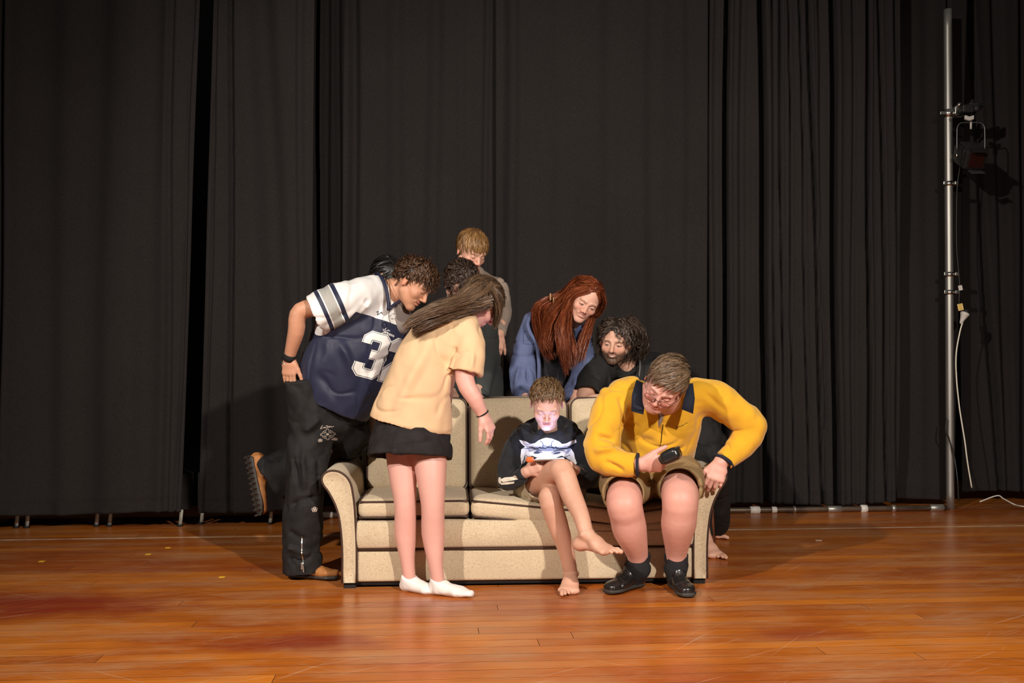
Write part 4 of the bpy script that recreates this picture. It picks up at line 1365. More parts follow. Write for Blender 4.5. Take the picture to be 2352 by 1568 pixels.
def decal(name, shapes, org, ux, uy, nrm, bvh, off, mat, parent, cell=.008, label=None):
    bm = bmesh.new()
    for V, F in shapes:
        vs = [bm.verts.new((v[0], v[1], 0)) for v in V]
        for f in F:
            try: bm.faces.new([vs[i] for i in f])
            except ValueError: pass
    bmesh.ops.triangulate(bm, faces=bm.faces[:])
    for _ in range(5):
        ed = [e for e in bm.edges if e.calc_length() > cell]
        if not ed: break
        bmesh.ops.subdivide_edges(bm, edges=ed, cuts=1, use_grid_fill=True)
        bmesh.ops.triangulate(bm, faces=bm.faces[:])
    org = Vector(org); ux = Vector(ux); uy = Vector(uy); n = Vector(N_(nrm))
    V, keep = [], []
    for v in bm.verts:
        o = org+ux*v.co.x+uy*v.co.y
        hit, hn, _, _ = bvh.ray_cast(o+n*.25, -n, .6)
        if hit is None:
            hit, hn, _, _ = bvh.find_nearest(o)
        if hn.dot(n) < 0: hn = -hn
        V.append(hit+(hn*.4+n*.6)*off)
    bm.verts.index_update()
    F = [[v.index for v in f.verts] for f in bm.faces]
    F = [f for f in F if max((V[f[i]]-V[f[i-1]]).length for i in range(len(f))) < cell*3.2]
    bm.free()
    mi = Matrix.LocRotScale(parent.location, parent.rotation_euler, None).inverted() if parent.type == 'EMPTY' else parent.parent.matrix_basis.inverted()
    me = bpy.data.meshes.new(name)
    me.from_pydata([mi@v for v in V], [], F)
    me.materials.append(mat)
    # make the faces look outwards
    me.update()
    fl = sum(1 for p in me.polygons if p.normal.dot(n) < 0) > len(me.polygons)/2
    if fl: me.flip_normals()
    o = bpy.data.objects.new(name, me); COL.objects.link(o); o.parent = parent
    if label: o['label'] = label
    return o

def poly(pts):
    return list(pts), [list(range(len(pts)))]

def bvh_of(vf):
    return BVHTree.FromPolygons([tuple(map(float, v)) for v in vf[0]], [list(map(int, f)) for f in vf[1]])

# ---- shoes
def shoe(person, heel, toe, up, w, mats, shaft=None, tread=False, label=None, laces=True):
    """heel, toe: points on the ground line of the sole; up: sole normal"""
    heel = np.asarray(heel, float); toe = np.asarray(toe, float); up = N_(up)
    f = N_(toe-heel); up = N_(up-f*np.dot(up, f)); l = np.cross(f, up); L = np.linalg.norm(toe-heel)
    So = Sdf(.0045)
    p = [heel+f*.032, heel+f*L*.45, heel+f*L*.75, toe-f*.03]
    rr = [(w*.70, .017), (w*.68, .015), (w*.94, .016), (w*.66, .014)]
    So.chain([x+up*.0165 for x in p], rr, w=l, m=3, k=.01)
    if tread:
        for i in range(12):
            for sg in (-1, 1):
                c = heel+f*(L*(.05+.9*i/11))+l*sg*w*.42*(1 if i < 5 else 1.15)*(.8 if i > 11 else 1)-up*.001
                So.ell(c, (.021, .0078, .008), np.array([l, f, up]), .003)
    so_ = person.cloth('shoe_sole', So, mats[1], noise=[])
    Su = Sdf(.0045)
    Su.chain([heel+f*.040+up*.045, heel+f*L*.40+up*.050, heel+f*L*.68+up*.038, toe-f*.040+up*.034], [(w*.68, .036), (w*.72, .034), (w*.92, .028), (w*.68, .022)], w=l, m=2, k=.02)
    Su.seg(heel+f*.045+up*.05, heel+f*L*.36+up*.085, (w*.66, .04), (w*.6, .03), w=l, k=.02)
    top = shaft if shaft is not None else heel+f*.055+up*.115
    Su.seg(heel+f*.05+up*.06, top, (w*.74, .045), (w*.78, .050), w=l, k=.02, caps=(None, .004))
    Su.seg(top-N_(top-heel)*.025, top+N_(top-heel)*.03, (w*.62, .038), (w*.66, .040), w=l, k=.004, sub=True)
    o = person.cloth('shoe', Su, mats[0], noise=[((30, 30, 30), .0015)], label=label)
    so_.parent = o
    if laces:
        b = bvh_of(person.last)
        sh = []
        for i in range(5):
            y = .012*i
            sh.append(ribbon([(-.022, y), (0, y+.005), (.022, y)], .0045))
        decal('laces', sh, heel+f*L*.62+up*.08, l, -f+up*.2, up+f*.35, b, .002, mats[2], o)
    return o
# ================================================================== PEOPLE
FAIR = (.72, .40, .29); TAN = (.57, .285, .175); PINK = (.70, .375, .31); OLIVE = (.55, .32, .23)
M_black = simple('black_cotton', (.014, .013, .014), .9, noise=.25, nscale=30, bump=.3, bscale=60, spec=.25)
M_blackd = simple('black_drill', (.013, .012, .012), .8, noise=.35, nscale=14, bump=.35, bscale=35, spec=.3)
M_white = simple('white_print', (.80, .78, .74), .6)
M_ink = simple('dark_print', (.015, .015, .03), .6)
M_sock = simple('white_sock', (.82, .78, .74), .85, noise=.05, bump=.3, bscale=300)
M_tanb = simple('tan_nubuck', (.36, .14, .035), .7, noise=.25, nscale=30)
M_sole = simple('dark_sole', (.035, .03, .025), .65)
M_lace = simple('black_lace', (.02, .018, .016), .7)
M_zip = simple('steel_zip', (.6, .58, .52), .3, 1.0)

# ------------------------------------------------------------------ A: man in the football jersey
def man_jersey():
    A = Person(P(715, 1325, 5.15), 'person in a navy and white football jersey, one knee up on the left sofa arm')
    H = Head(P(948, 652, 5.15), (.72, -.30, -.62), (.55, -.05, .83), 1.02)
    axis = N_(P(870, 680, 5.2)-P(775, 925, 5.25))
    wv = N_(np.array([.86, .36, -.36])); wv = wv-axis*np.dot(wv, axis)
    nrm = N_(np.cross(wv, axis)); nrm = nrm if nrm[1] < 0 else -nrm
    # skin
    S = Sdf(.0029); head_sdf(S, H, neck=P(896, 672, 5.2), neckr=.060, smile=.6)
    S.seg(P(903, 668, 5.18), P(880, 690, 5.22), .062, .07, k=.02)
    A.skin(S, lambda V: face_col(V, H, TAN, smile=.6, browt=1.0, brow=(.06, .03, .02), blush=.3))
    S = Sdf(.0040)
    el = P(691, 714, 5.0); wr = P(664, 822, 5.08)
    S.chain([P(760, 703, 5.02), el, P(680, 762, 5.02), wr], [.046, .043, .041, .027], k=.02, m=4)
    tips, th = hand_sdf(S, wr, N_([-.02, .02, -1]), (-.25, -1, .05), side=-1, sc=.96, curl=((10, 12, 8),)*4, spread=.02, thumb=(.50, .05))
    A.skin(S, lambda V: skin_col(len(V), TAN)*(1+.06*vnoise(V, 30, 2))[:, None])
    S = Sdf(.016)
    S.chain([P(765, 930, 5.25), P(810, 820, 5.22), P(850, 730, 5.2), P(880, 690, 5.2)], [(.15, .10), (.15, .10), (.16, .10), (.09, .08)], w=wv, k=.03)
    S.chain([P(725, 940, 5.17), P(700, 1110, 5.12), P(694, 1290, 5.15)], [.085, .06, .045])
    S.chain([P(765, 950, 5.3), P(812, 1012, 5.33), P(700, 1060, 5.48), P(622, 1086, 5.5)], [.085, .06, .055, .045])
    S.seg(P(850, 700, 5.15), P(780, 700, 5.02), .06, .05)
    S.chain([P(915, 720, 5.4), P(930, 830, 5.5), P(960, 900, 5.55)], [.06, .045, .035])
    A.skin(S, lambda V: skin_col(len(V), TAN))
    A.body()
    # jersey
    m, nt, b = newmat('jersey_mesh')
    def at(n):
        a = nd(nt, 'ShaderNodeAttribute', attribute_name=n); return a.outputs['Fac']
    def mth(op, a, b_=None, c=None):
        x = nd(nt, 'ShaderNodeMath', operation=op)
        for i, v in enumerate((a, b_, c)):
            if v is None: continue
            if isinstance(v, (int, float)): x.inputs[i].default_value = v
            else: nt.links.new(v, x.inputs[i])
        return x.outputs[0]
    navy, white, grey = (.012, .015, .042, 1), (.76, .74, .72, 1), (.36, .35, .32, 1)
    def mixc(f, a, c):
        x = nd(nt, 'ShaderNodeMixRGB')
        nt.links.new(f, x.inputs[0])
        for i, v in ((1, a), (2, c)):
            if isinstance(v, tuple): x.inputs[i].default_value = v
            else: nt.links.new(v, x.inputs[i])
        return x.outputs[0]
    yoke = mth('GREATER_THAN', at('yoke'), 0.0)
    slv = mth('GREATER_THAN', at('slv'), 0.0)
    top = mth('MAXIMUM', yoke, slv)
    col = mixc(top, navy, white)
    sd = at('sdist')
    def band(lo, hi): return mth('MULTIPLY', mth('MULTIPLY', mth('GREATER_THAN', sd, lo), mth('LESS_THAN', sd, hi)), slv)
    col = mixc(band(.040, .060), col, navy); col = mixc(band(.066, .118), col, grey); col = mixc(band(.124, .146), col, navy)
    nt.links.new(col, b.inputs['Base Color'])
    b.inputs['Roughness'].default_value = .55; b.inputs['Specular IOR Level'].default_value = .4; b.inputs['Sheen Weight'].default_value = .1
    M_j = m
    S = Sdf(.0068)
    hemc = P(762, 925, 5.2)
    tor = [P(764, 928, 5.22), P(803, 845, 5.20), P(840, 760, 5.20), P(866, 700, 5.21), P(885, 665, 5.2)]
    S.chain(tor, [(.205, .165), (.250, .160), (.235, .150), (.150, .115), (.078, .072)], w=wv, k=.03, m=3, caps=(.004, None))
    S.seg(P(742, 945, 5.22), P(775, 880, 5.2), (.190, .145), (.18, .13), w=wv, k=.006, caps=(.05, None), sub=True)
    sA, sB = P(855, 672, 5.14), P(722, 722, 5.0)
    S.chain([sA, P(790, 693, 5.03), sB], [.088, .104, .105], k=.03, m=2, caps=(None, .004))
    S.seg(P(755, 710, 5.03), P(705, 729, 4.99), .085, .094, k=.004, sub=True)
    S.seg(P(900, 690, 5.38), P(925, 780, 5.45), .08, .09, k=.03)
    S.seg(P(893, 660, 5.2), P(915, 640, 5.18), .064, .075, k=.006, sub=True)
    sx = N_(sB-P(790, 693, 5.03))
    yk = P(868, 733, 5.05)
    def a_slv(V): return seg_d(V, P(785, 900, 5.2), P(868, 700, 5.2))/.235-seg_d(V, P(835, 680, 5.08), sB)/.112
    ln = []
    def L_(x1, y1, x2, y2, Y, w, a): ln.append((P(x1, y1, Y), P(x2, y2, Y), w, a))
    L_(752, 775, 725, 900, 5.0, .022, .018); L_(770, 780, 775, 905, 5.0, .020, .016); L_(745, 800, 700, 860, 5.0, .015, -.012)
    L_(762, 780, 750, 890, 5.0, .012, -.016); L_(785, 790, 830, 900, 5.02, .022, .014); L_(790, 860, 850, 905, 5.0, .02, -.013)
    L_(800, 905, 840, 935, 5.0, .02, .012); L_(730, 860, 780, 930, 5.02, .02, -.010)
    L_(800, 690, 862, 705, 5.0, .014, .010); L_(800, 715, 850, 690, 5.0, .012, -.010); L_(825, 730, 865, 680, 5.0, .011, .009); L_(770, 700, 800, 740, 4.95, .012, -.008)
    jer = A.cloth('jersey', S, M_j, ln, [((10, 10, 6), .006), ((26, 26, 16), .0025)],
                  {'yoke': lambda V: (V-yk)@axis, 'slv': a_slv, 'sdist': lambda V: (sB-V)@sx})
    bv = bvh_of(A.last)
    # grey undershirt at the neck, collar, chain, pendant
    M_gr = simple('grey_undershirt', (.20, .165, .15), .85, bump=.2, bscale=200)
    S = Sdf(.005)
    S.chain([P(918, 742, 5.20), P(914, 715, 5.19), P(908, 702, 5.19)], [(.062, .06), (.052, .052), (.045, .045)], w=wv, k=.01, m=2)
    A.cloth('undershirt', S, M_gr, noise=[((20, 20, 20), .003)])
    M_nv = simple('navy_trim', (.012, .014, .045), .6)
    cp = catmull([P(864, 628, 5.24), P(874, 634, 5.14), P(884, 652, 5.085), P(890, 676, 5.06), P(893, 700, 5.04), P(893, 710, 5.03), P(903, 702, 5.04), P(918, 692, 5.10)], 6)
    V1, F1 = tube_vf(cp, .0085, 8); V2, F2 = tube_vf(cp-np.array([.004, -.012, 0]), .0085, 8)
    A.part('collar', merge([(V1, F1), (V2, F2)]), M_nv, jer)
    M_ch = simple('dark_chain', (.05, .035, .025), .4, .6)
    ch = [P(893, 640, 5.13), P(896, 665, 5.06), P(897, 700, 5.02), P(893, 725, 4.99), P(897, 742, 4.985)]
    c_ = A.part('necklace', tube_vf(catmull(ch, 8), .0016, 6), M_ch)
    A.part('pendant', tube_vf([P(902, 726, 4.985)+np.array([.013*math.cos(a), 0, .013*math.sin(a)]) for a in np.linspace(0, 2*math.pi, 17)[:-1]], .0028, 6, closed=True), M_zip, c_)
    # the number, the script and the small badge
    uy = N_([.34, 0, .94]); ux = N_([.94, .2, -.30])
    three = [[(0, 1.08), (0, 1.28), (.12, 1.4), (.56, 1.4), (.68, 1.28), (.68, .86), (.56, .72), (.26, .72)], [(.54, .72), (.68, .58), (.68, .13), (.56, 0), (.12, 0), (0, .12), (0, .34)]]
    two = [[(0, 1.02), (0, 1.28), (.12, 1.4), (.56, 1.4), (.68, 1.28), (.68, .98), (.02, .22), (.02, 0), (.80, 0)]]
    sc = .143
    o3 = P(813, 851, 4.97)
    nrm = np.array([0.0, -1.0, 0.0]); ux = N_([.95, 0, -.27])
    def dig(st, off, w): return [ribbon([(off+x*(.128 if off == 0 else .115), y*.137) for x, y in q], w) for q in st]
    num = decal('number_print', dig(three, 0, .050), o3, ux, uy, nrm, bv, .0025, M_white, jer, .012, 'large white number 32 outlined in navy')
    decal('number_print', dig(two, .128, .050), o3, ux, uy, nrm, bv, .0025, M_white, jer, .012)
    decal('number_line', dig(three, 0, .041), o3, ux, uy, nrm, bv, .0040, M_ink, jer, .012)
    decal('number_line', dig(two, .128, .041), o3, ux, uy, nrm, bv, .0040, M_ink, jer, .012)
    decal('number_fill', dig(three, 0, .036), o3, ux, uy, nrm, bv, .0055, M_white, jer, .012)
    decal('number_fill', dig(two, .128, .036), o3, ux, uy, nrm, bv, .0055, M_white, jer, .012)
    scr = [[(0, .02), (.004, .012), (.010, .018), (.012, .03)], [(.004, -.01), (.002, -.004), (.014, .012), (.026, .022), (.034, .018)], [(.012, 0), (.016, .008), (.020, .002), (.024, .010), (.028, .004)],
           [(.028, .012), (.028, -.003), (.034, .006), (.038, -.002)], [(.040, .008), (.040, -.003), (.046, .006), (.046, -.004), (.052, .004), (.053, -.004)], [(.056, .004), (.060, -.001), (.056, -.006)]]
    decal('script_print', [ribbon(q, .0028) for q in scr], P(871, 762, 4.99), ux*1.0, uy, nrm, bv, .003, M_white, jer, .01)
    decal('badge', [ribbon([(-.014, .002), (-.006, .010), (-.003, -.008), (.002, -.004), (.010, .010), (.016, .003)], .0035)], P(864, 717, 4.99), ux, uy, nrm, bv, .003, M_ink, jer, .01)
    # hair
    def comb(U, r): return np.stack([U[:, 0]*.3, np.where(U[:, 1] > -.1, .8, -.5)+.5*r.normal(size=len(U)), -.25+.4*r.normal(size=len(U))], 1)
    G = [grow(H, 5800, .082, comb, .07, .75, (.0085, 20), 12, 1, hug=.35, c=7, jit=.0026, region=lambda U: in_hairline(U, -.55, .42, .0), lenf=lambda U: .8+.3*(U[:, 1] > 0)*(U[:, 2] > .3)-.25*(U[:, 2] < .25)*(U[:, 1] > -.2), g=1.05)]
    hair_obj(A, H, G, [(.035, .016, .009), (.085, .040, .020), (.17, .085, .043)], .0010, region=lambda U: in_hairline(U, -.55, .42, .0), g=1.06, capcol=(.02, .01, .006))
    # trousers
    S = Sdf(.0068)
    S.seg(P(748, 880, 5.26), P(745, 955, 5.24), (.165, .13), (.16, .14), w=(1, 0, 0), k=.03)
    S.seg(P(688, 872, 5.09), P(704, 955, 5.13), (.080, .072), (.10, .10), w=(1, 0, 0), k=.02, caps=(.004, None))
    S.chain([P(722, 930, 5.20), P(708, 1060, 5.13), P(700, 1150, 5.12), P(694, 1240, 5.14), P(696, 1312, 5.15)], [.122, .108, .100, .100, .102], k=.03, m=2, caps=(None, .004))
    S.seg(P(697, 1290, 5.15), P(697, 1322, 5.15), .088, .094, k=.004, sub=True)
    S.chain([P(770, 950, 5.3), P(812, 1006, 5.33), P(775, 1025, 5.42), P(700, 1050, 5.5), P(628, 1102, 5.52)], [.12, .097, .092, .092, (.135, .105)], w=(0, 0, 1), k=.03, m=2, caps=(None, .004))
    S.seg(P(650, 1090, 5.52), P(615, 1112, 5.52), (.10, .08), (.12, .092), w=(0, 0, 1), k=.004, sub=True)
    ln = []
    L_(668, 1220, 700, 1240, 5.05, .015, -.012); L_(655, 1255, 720, 1275, 5.05, .014, .010); L_(665, 1160, 730, 1140, 5.03, .014, -.009); L_(690, 970, 700, 1120, 5.02, .012, .008)
    L_(660, 1010, 690, 1130, 5.03, .012, -.009); L_(735, 960, 700, 990, 5.05, .02, .012); L_(670, 1060, 610, 1050, 5.45, .015, -.012); L_(730, 1060, 745, 1180, 5.05, .012, -.008)
    L_(656, 1285, 735, 1300, 5.05, .012, -.009)
    tr = A.cloth('trousers', S, M_blackd, ln, [((9, 9, 7), .010), ((24, 24, 20), .0045)])
    bt = bvh_of(A.last)
    def circ(r, a0, a1, n=20): return [(r*math.cos(math.radians(a)), r*math.sin(math.radians(a))) for a in np.linspace(a0, a1, n)]
    def flower(cx, cy, r, w=.002):
        q = []
        for k in range(5):
            a = math.radians(90+72*k)
            q.append([(cx+r*.55*math.cos(a)+r*.42*math.cos(t), cy+r*.55*math.sin(a)+r*.42*math.sin(t)) for t in np.linspace(0, 2*math.pi, 9)])
        return [ribbon(p, w*.9) for p in q]
    M_pr = simple('pale_print', (.52, .44, .38), .7)
    sh = [ribbon(circ(.022, 8+90*k, 82+90*k, 10), .0018) for k in range(4)]
    sh += [ribbon(circ(.0160, 15+90*k, 75+90*k, 8), .0016) for k in range(4)]+[ribbon(circ(.0115, 18+90*k, 72+90*k, 6), .0016) for k in range(4)]
    for k in range(4):
        c, s_ = math.cos(math.pi/2*k), math.sin(math.pi/2*k)
        pts = [(.021, .0035), (.028, .0035), (.028, -.0035), (.021, -.0035)]
        sh.append(ribbon([(x*c-y*s_, x*s_+y*c) for x, y in pts], .0018))
    sh += flower(0, 0, .0055)+flower(-.029, -.029, .0085, .0022)+flower(.019, -.031, .0085, .0022)
    decal('round_print', sh, P(741, 1000, 5.0), (1, 0, 0), (0, 0, 1), (-.05, -1, 0), bt, .002, M_pr, tr, .01, 'pale target print with small flowers')
    sc_ = [[(-.026, .032), (-.018, .042)], [(-.026, .032), (-.028, .024), (-.020, .030)], [(-.018, .028), (-.012, .033), (-.012, .028), (-.006, .033), (-.004, .027)], [(-.006, .040), (.004, .038)], [(0, .038), (.001, .029), (.007, .036), (.008, .029)],
           [(.010, .038), (.010, .031), (.016, .036), (.018, .031), (.028, .036)]]
    decal('script_print', [ribbon(q, .0024) for q in sc_], P(741, 998, 5.0), (1, 0, 0), (0, 0, 1), (-.05, -1, 0), bt, .002, M_pr, tr, .01)
    decal('flower_print', flower(0, 0, .013, .0035), P(719, 1172, 5.0), (1, 0, 0), (0, 0, 1), (0, -1, 0), bt, .002, M_pr, tr, .01)
    decal('zip', [ribbon([(0, 0), (.004, -.10), (.010, -.185)], .0045)], P(688, 1233, 5.0), (1, 0, 0), (0, 0, 1), (0, -1, 0), bt, .0025, M_zip, tr, .01)
    A.part('zip_pull', rbox_vf(P(693, 1300, 5.02), (.004, .003, .016), .002), M_zip, tr)
    # boots
    ground = lambda px, Y: np.array([(px-CX)*Y/FPX, Y, 0.0])
    shoe(A, ground(662, 5.17), ground(785, 5.10), (0, 0, 1), .052, (M_tanb, M_sole, M_lace), label='tan boot on the standing foot', laces=False)
    sh_ = P(566, 1042, 5.50); st_ = P(594, 1190, 5.46)
    shoe(A, sh_, st_, N_([1, .80, .16]), .054, (M_tanb, M_sole, M_lace), shaft=P(618, 1085, 5.51), tread=True, label='tan boot with deep black tread, raised behind', laces=False)
    # bracelets
    dw = N_(wr-P(680, 762, 5.02))
    A.part('wristband', lathe_vf([(.030, -.020), (.0345, -.018), (.0345, .012), (.030, .014)], wr-dw*.004, dw, 24), M_black, label='wide black wristband')
    bc = wr+dw*.030
    u = N_(np.cross(dw, [0, 1, 0])); v = np.cross(dw, u)
    A.part('bracelet', tube_vf([bc+(u*.036*math.cos(a)+v*.025*math.sin(a)) for a in np.linspace(0, 2*math.pi, 25)[:-1]], .0035, 6, closed=True), M_zip, label='thin beaded bracelet')
man_jersey()

# ------------------------------------------------------------------ B: girl in the tan T-shirt
def girl():
    B = Person(P(975, 1360, 4.8), 'person in tan T-shirt, black skirt and white socks, standing with back to the camera')
    H = Head(P(1104, 697, 4.93), (.62, .30, -.70), (.62, .05, .78), 1.0)
    S = Sdf(.0031); head_sdf(S, H, neck=P(1068, 716, 4.95), neckr=.050)
    B.skin(S, lambda V: face_col(V, H, PINK))
    S = Sdf(.0062)
    la, ra = P(940, 1326, 4.84), P(1006, 1334, 4.77)
    S.chain([P(922, 990, 4.92), P(924, 1070, 4.88), P(931, 1160, 4.84), P(931, 1225, 4.85), P(936, 1285, 4.84), la], [.086, .073, .053, .053, .035, .031], k=.015, m=3)
    S.chain([P(985, 990, 4.88), P(989, 1070, 4.82), P(994, 1160, 4.78), P(995, 1225, 4.79), P(1000, 1290, 4.77), ra], [.089, .078, .056, .056, .037, .032], k=.015, m=3)
    B.skin(S, lambda V: skin_col(len(V), PINK)*(1+.05*vnoise(V, 20, 2))[:, None])
    S = Sdf(.0032)
    wr = P(1110, 953, 4.74)
    S.chain([P(1072, 800, 4.76), P(1068, 872, 4.73), P(1090, 915, 4.72), wr], [.050, .044, .038, .026], k=.02, m=3)
    hand_sdf(S, wr, N_([.45, -.05, -.85]), N_([.65, -.55, .4]), side=1, sc=.92, curl=((25, 25, 15), (30, 30, 20), (38, 35, 20), (45, 40, 25)), spread=.10, thumb=(.45, .35))
    B.skin(S, lambda V: skin_col(len(V), PINK)*(1+.05*vnoise(V, 30, 2))[:, None])
    S = Sdf(.016)
    S.chain([P(945, 1000, 4.88), P(965, 900, 4.85), P(1030, 775, 4.85), P(1065, 722, 4.93)], [(.14, .10), (.12, .09), (.14, .08), (.05, .05)], w=(.9, 0, .3), k=.03)
    S.chain([P(1000, 740, 5.0), P(1030, 830, 5.15), P(1090, 900, 5.2)], [.045, .04, .032])
    B.skin(S, lambda V: skin_col(len(V), PINK))
    B.body()
    # socks
    for nm, a, h, t in (('sock', la, P(934, 1350, 4.86), P(985, 1352, 4.80)), ('sock', ra, P(1000, 1356, 4.78), P(1072, 1358, 4.72))):
        S = Sdf(.0032)
        h = h.copy(); t = t.copy(); h[2] = .030; t[2] = .020
        S.seg(a+[0, 0, .002], h, .038, .031, k=.02, caps=(.004, None))
        f = N_(t-h); l = np.cross(f, [0, 0, 1])
        S.seg(h, h+f*.13, (.030, .028), (.040, .022), w=l, k=.02)
        S.seg(a-[0, 0, .02], h+f*.11+[0, 0, .004], .033, (.036, .022), w=l, k=.02)
        S.seg(h+f*.13, h+f*.185, (.040, .020), (.030, .015), w=l, k=.02)
        B.cloth('sock', S, M_sock, noise=[((40, 40, 40), .0012)])
    # skirt
    S = Sdf(.0064)
    up = N_([.10, 0, 1.0]); wv = (1, 0, -.1)
    S.chain([P(950, 940, 4.88), P(945, 985, 4.86), P(941, 1050, 4.83)], [(.16, .12), (.185, .145), (.208, .155)], w=(1, 0, -.11), k=.02, m=2, caps=(None, .003))
    S.seg(P(943, 1030, 4.835), P(940, 1062, 4.83), (.178, .128), (.19, .138), w=(1, 0, -.11), k=.003, sub=True)
    ln = []
    def L_(x1, y1, x2, y2, Y, w, a): ln.append((P(x1, y1, Y), P(x2, y2, Y), w, a))
    L_(885, 960, 868, 1050, 4.68, .010, -.010); L_(1000, 975, 1015, 1050, 4.7, .012, .006); L_(930, 985, 990, 1010, 4.68, .012, .006); L_(900, 970, 905, 1050, 4.68, .014, .006)
    B.cloth('skirt', S, simple('black_twill', (.018, .015, .015), .85, noise=.25, nscale=20, bump=.3, bscale=250, spec=.25), ln, [((10, 10, 5), .005), ((30, 30, 18), .002)])
    # T-shirt
    M_t = simple('tan_jersey_cotton', (.72, .49, .285), .88, noise=.05, nscale=8, bump=.12, bscale=220, spec=.25)
    S = Sdf(.0064)
    S.chain([P(943, 972, 4.86), P(960, 900, 4.84), P(985, 825, 4.83), P(1020, 765, 4.84), P(1047, 728, 4.88), P(1066, 712, 4.92)],
            [(.202, .155), (.172, .140), (.152, .125), (.150, .112), (.105, .085), (.060, .058)], w=(.93, 0, .25), k=.03, m=3, caps=(.004, None))
    S.seg(P(940, 985, 4.86), P(953, 930, 4.85), (.188, .142), (.165, .13), w=(.93, 0, .25), k=.004, sub=True)
    S.chain([P(1062, 735, 4.86), P(1078, 790, 4.77), P(1071, 857, 4.73)], [.070, .074, .076], k=.035, m=2, caps=(None, .003))
    S.seg(P(1074, 825, 4.75), P(1070, 868, 4.73), .058, .066, k=.003, sub=True)
    S.chain([P(1000, 740, 4.98), P(1010, 800, 5.08)], [.07, .08], k=.03)
    ln = []
    L_(1035, 860, 1030, 970, 4.70, .016, .013); L_(1020, 850, 1005, 965, 4.68, .014, -.010); L_(1046, 900, 1015, 930, 4.72, .010, .010); L_(1050, 880, 1030, 890, 4.72, .010, -.009)
    L_(1000, 760, 905, 940, 4.68, .030, .013); L_(1010, 780, 950, 900, 4.67, .022, -.010); L_(1040, 770, 985, 950, 4.68, .02, .008); L_(1045, 800, 1038, 860, 4.72, .010, -.014)
    L_(885, 935, 880, 965, 4.70, .012, -.012); L_(1040, 745, 1042, 860, 4.74, .008, -.008); L_(1095, 770, 1080, 850, 4.67, .012, .006); L_(1035, 915, 1048, 950, 4.72, .01, .010)
    tee = B.cloth('tshirt', S, M_t, ln, [((8, 8, 5), .007), ((24, 24, 16), .0022)])
    # black hair tie on the wrist
    dw = N_(wr-P(1090, 915, 4.72)); u = N_(np.cross(dw, [0, 1, 0])); v = np.cross(dw, u)
    B.part('hair_tie', tube_vf([wr-dw*.008+(u*.0285*math.cos(a)+v*.0285*math.sin(a)) for a in np.linspace(0, 2*math.pi, 25)[:-1]], .004, 6, closed=True), M_black, label='thin black band on the wrist')
    # hair: smooth over the crown, swept back over the left shoulder
    reg = lambda U: in_hairline(U, -.8, .45, -.25)
    coll = [(P(985, 825, 4.83), P(1045, 735, 4.87), .135), (P(1045, 735, 4.87), P(1066, 712, 4.92), .085)]
    def comb(U, r): return np.stack([U[:, 0]*.4-.25, -1.0+0*U[:, 0], -.65+0*U[:, 0]], 1)
    G1 = grow(H, 4200, .15, comb, .06, .06, (.001, 5), 12, 3, region=reg, g=1.06, hug=.95, c=5, jit=.004, rnd=.04)
    G2 = bundle([(P(1125, 672, 4.86), (.035, .05), (.3, 1, 0)), (P(1096, 668, 4.82), (.03, .06), (.2, 0, 1)), (P(1058, 690, 4.76), (.022, .055), (.3, 0, 1)), (P(1005, 708, 4.68), (.022, .062), (.4, 0, 1)), (P(955, 732, 4.66), (.020, .070), (.35, 0, 1)), (P(926, 756, 4.66), (.014, .068), (.4, 0, 1))], 3600, (.004, 7), 14, 4, cl=4, jit=.0055, tip=.10)
    G3 = bundle([(P(1120, 690, 4.83), (.03, .045), (0, 0, 1)), (P(1090, 700, 4.80), (.03, .04), (0, 0, 1)), (P(1040, 715, 4.74), (.03, .03), (0, 0, 1)), (P(985, 740, 4.67), (.02, .035), (.4, 0, 1)), (P(945, 762, 4.66), (.01, .03), (.4, 0, 1))], 1400, (.004, 7), 13, 5, cl=4, jit=.005)
    G2 = push_seg(push_out(G2, H, 1.06), coll); G3 = push_seg(push_out(G3, H, 1.06), coll)
    G4 = bundle([(P(1120, 668, 4.84), (.03, .05), (0, 0, 1)), (P(1142, 690, 4.86), (.02, .04), (1, 0, 0)), (P(1143, 725, 4.88), (.016, .03), (1, 0, 0)), (P(1136, 755, 4.9), (.01, .016), (1, 0, 0))], 1100, (.0015, 6), 10, 6, cl=4, jit=.004)
    G4 = push_out(G4, H, 1.06)
    hair_obj(B, H, [G1, G2, G3, G4], [(.060, .036, .022), (.13, .078, .045), (.26, .15, .080)], .0008, region=reg, g=1.06, capcol=(.035, .02, .012))
girl()

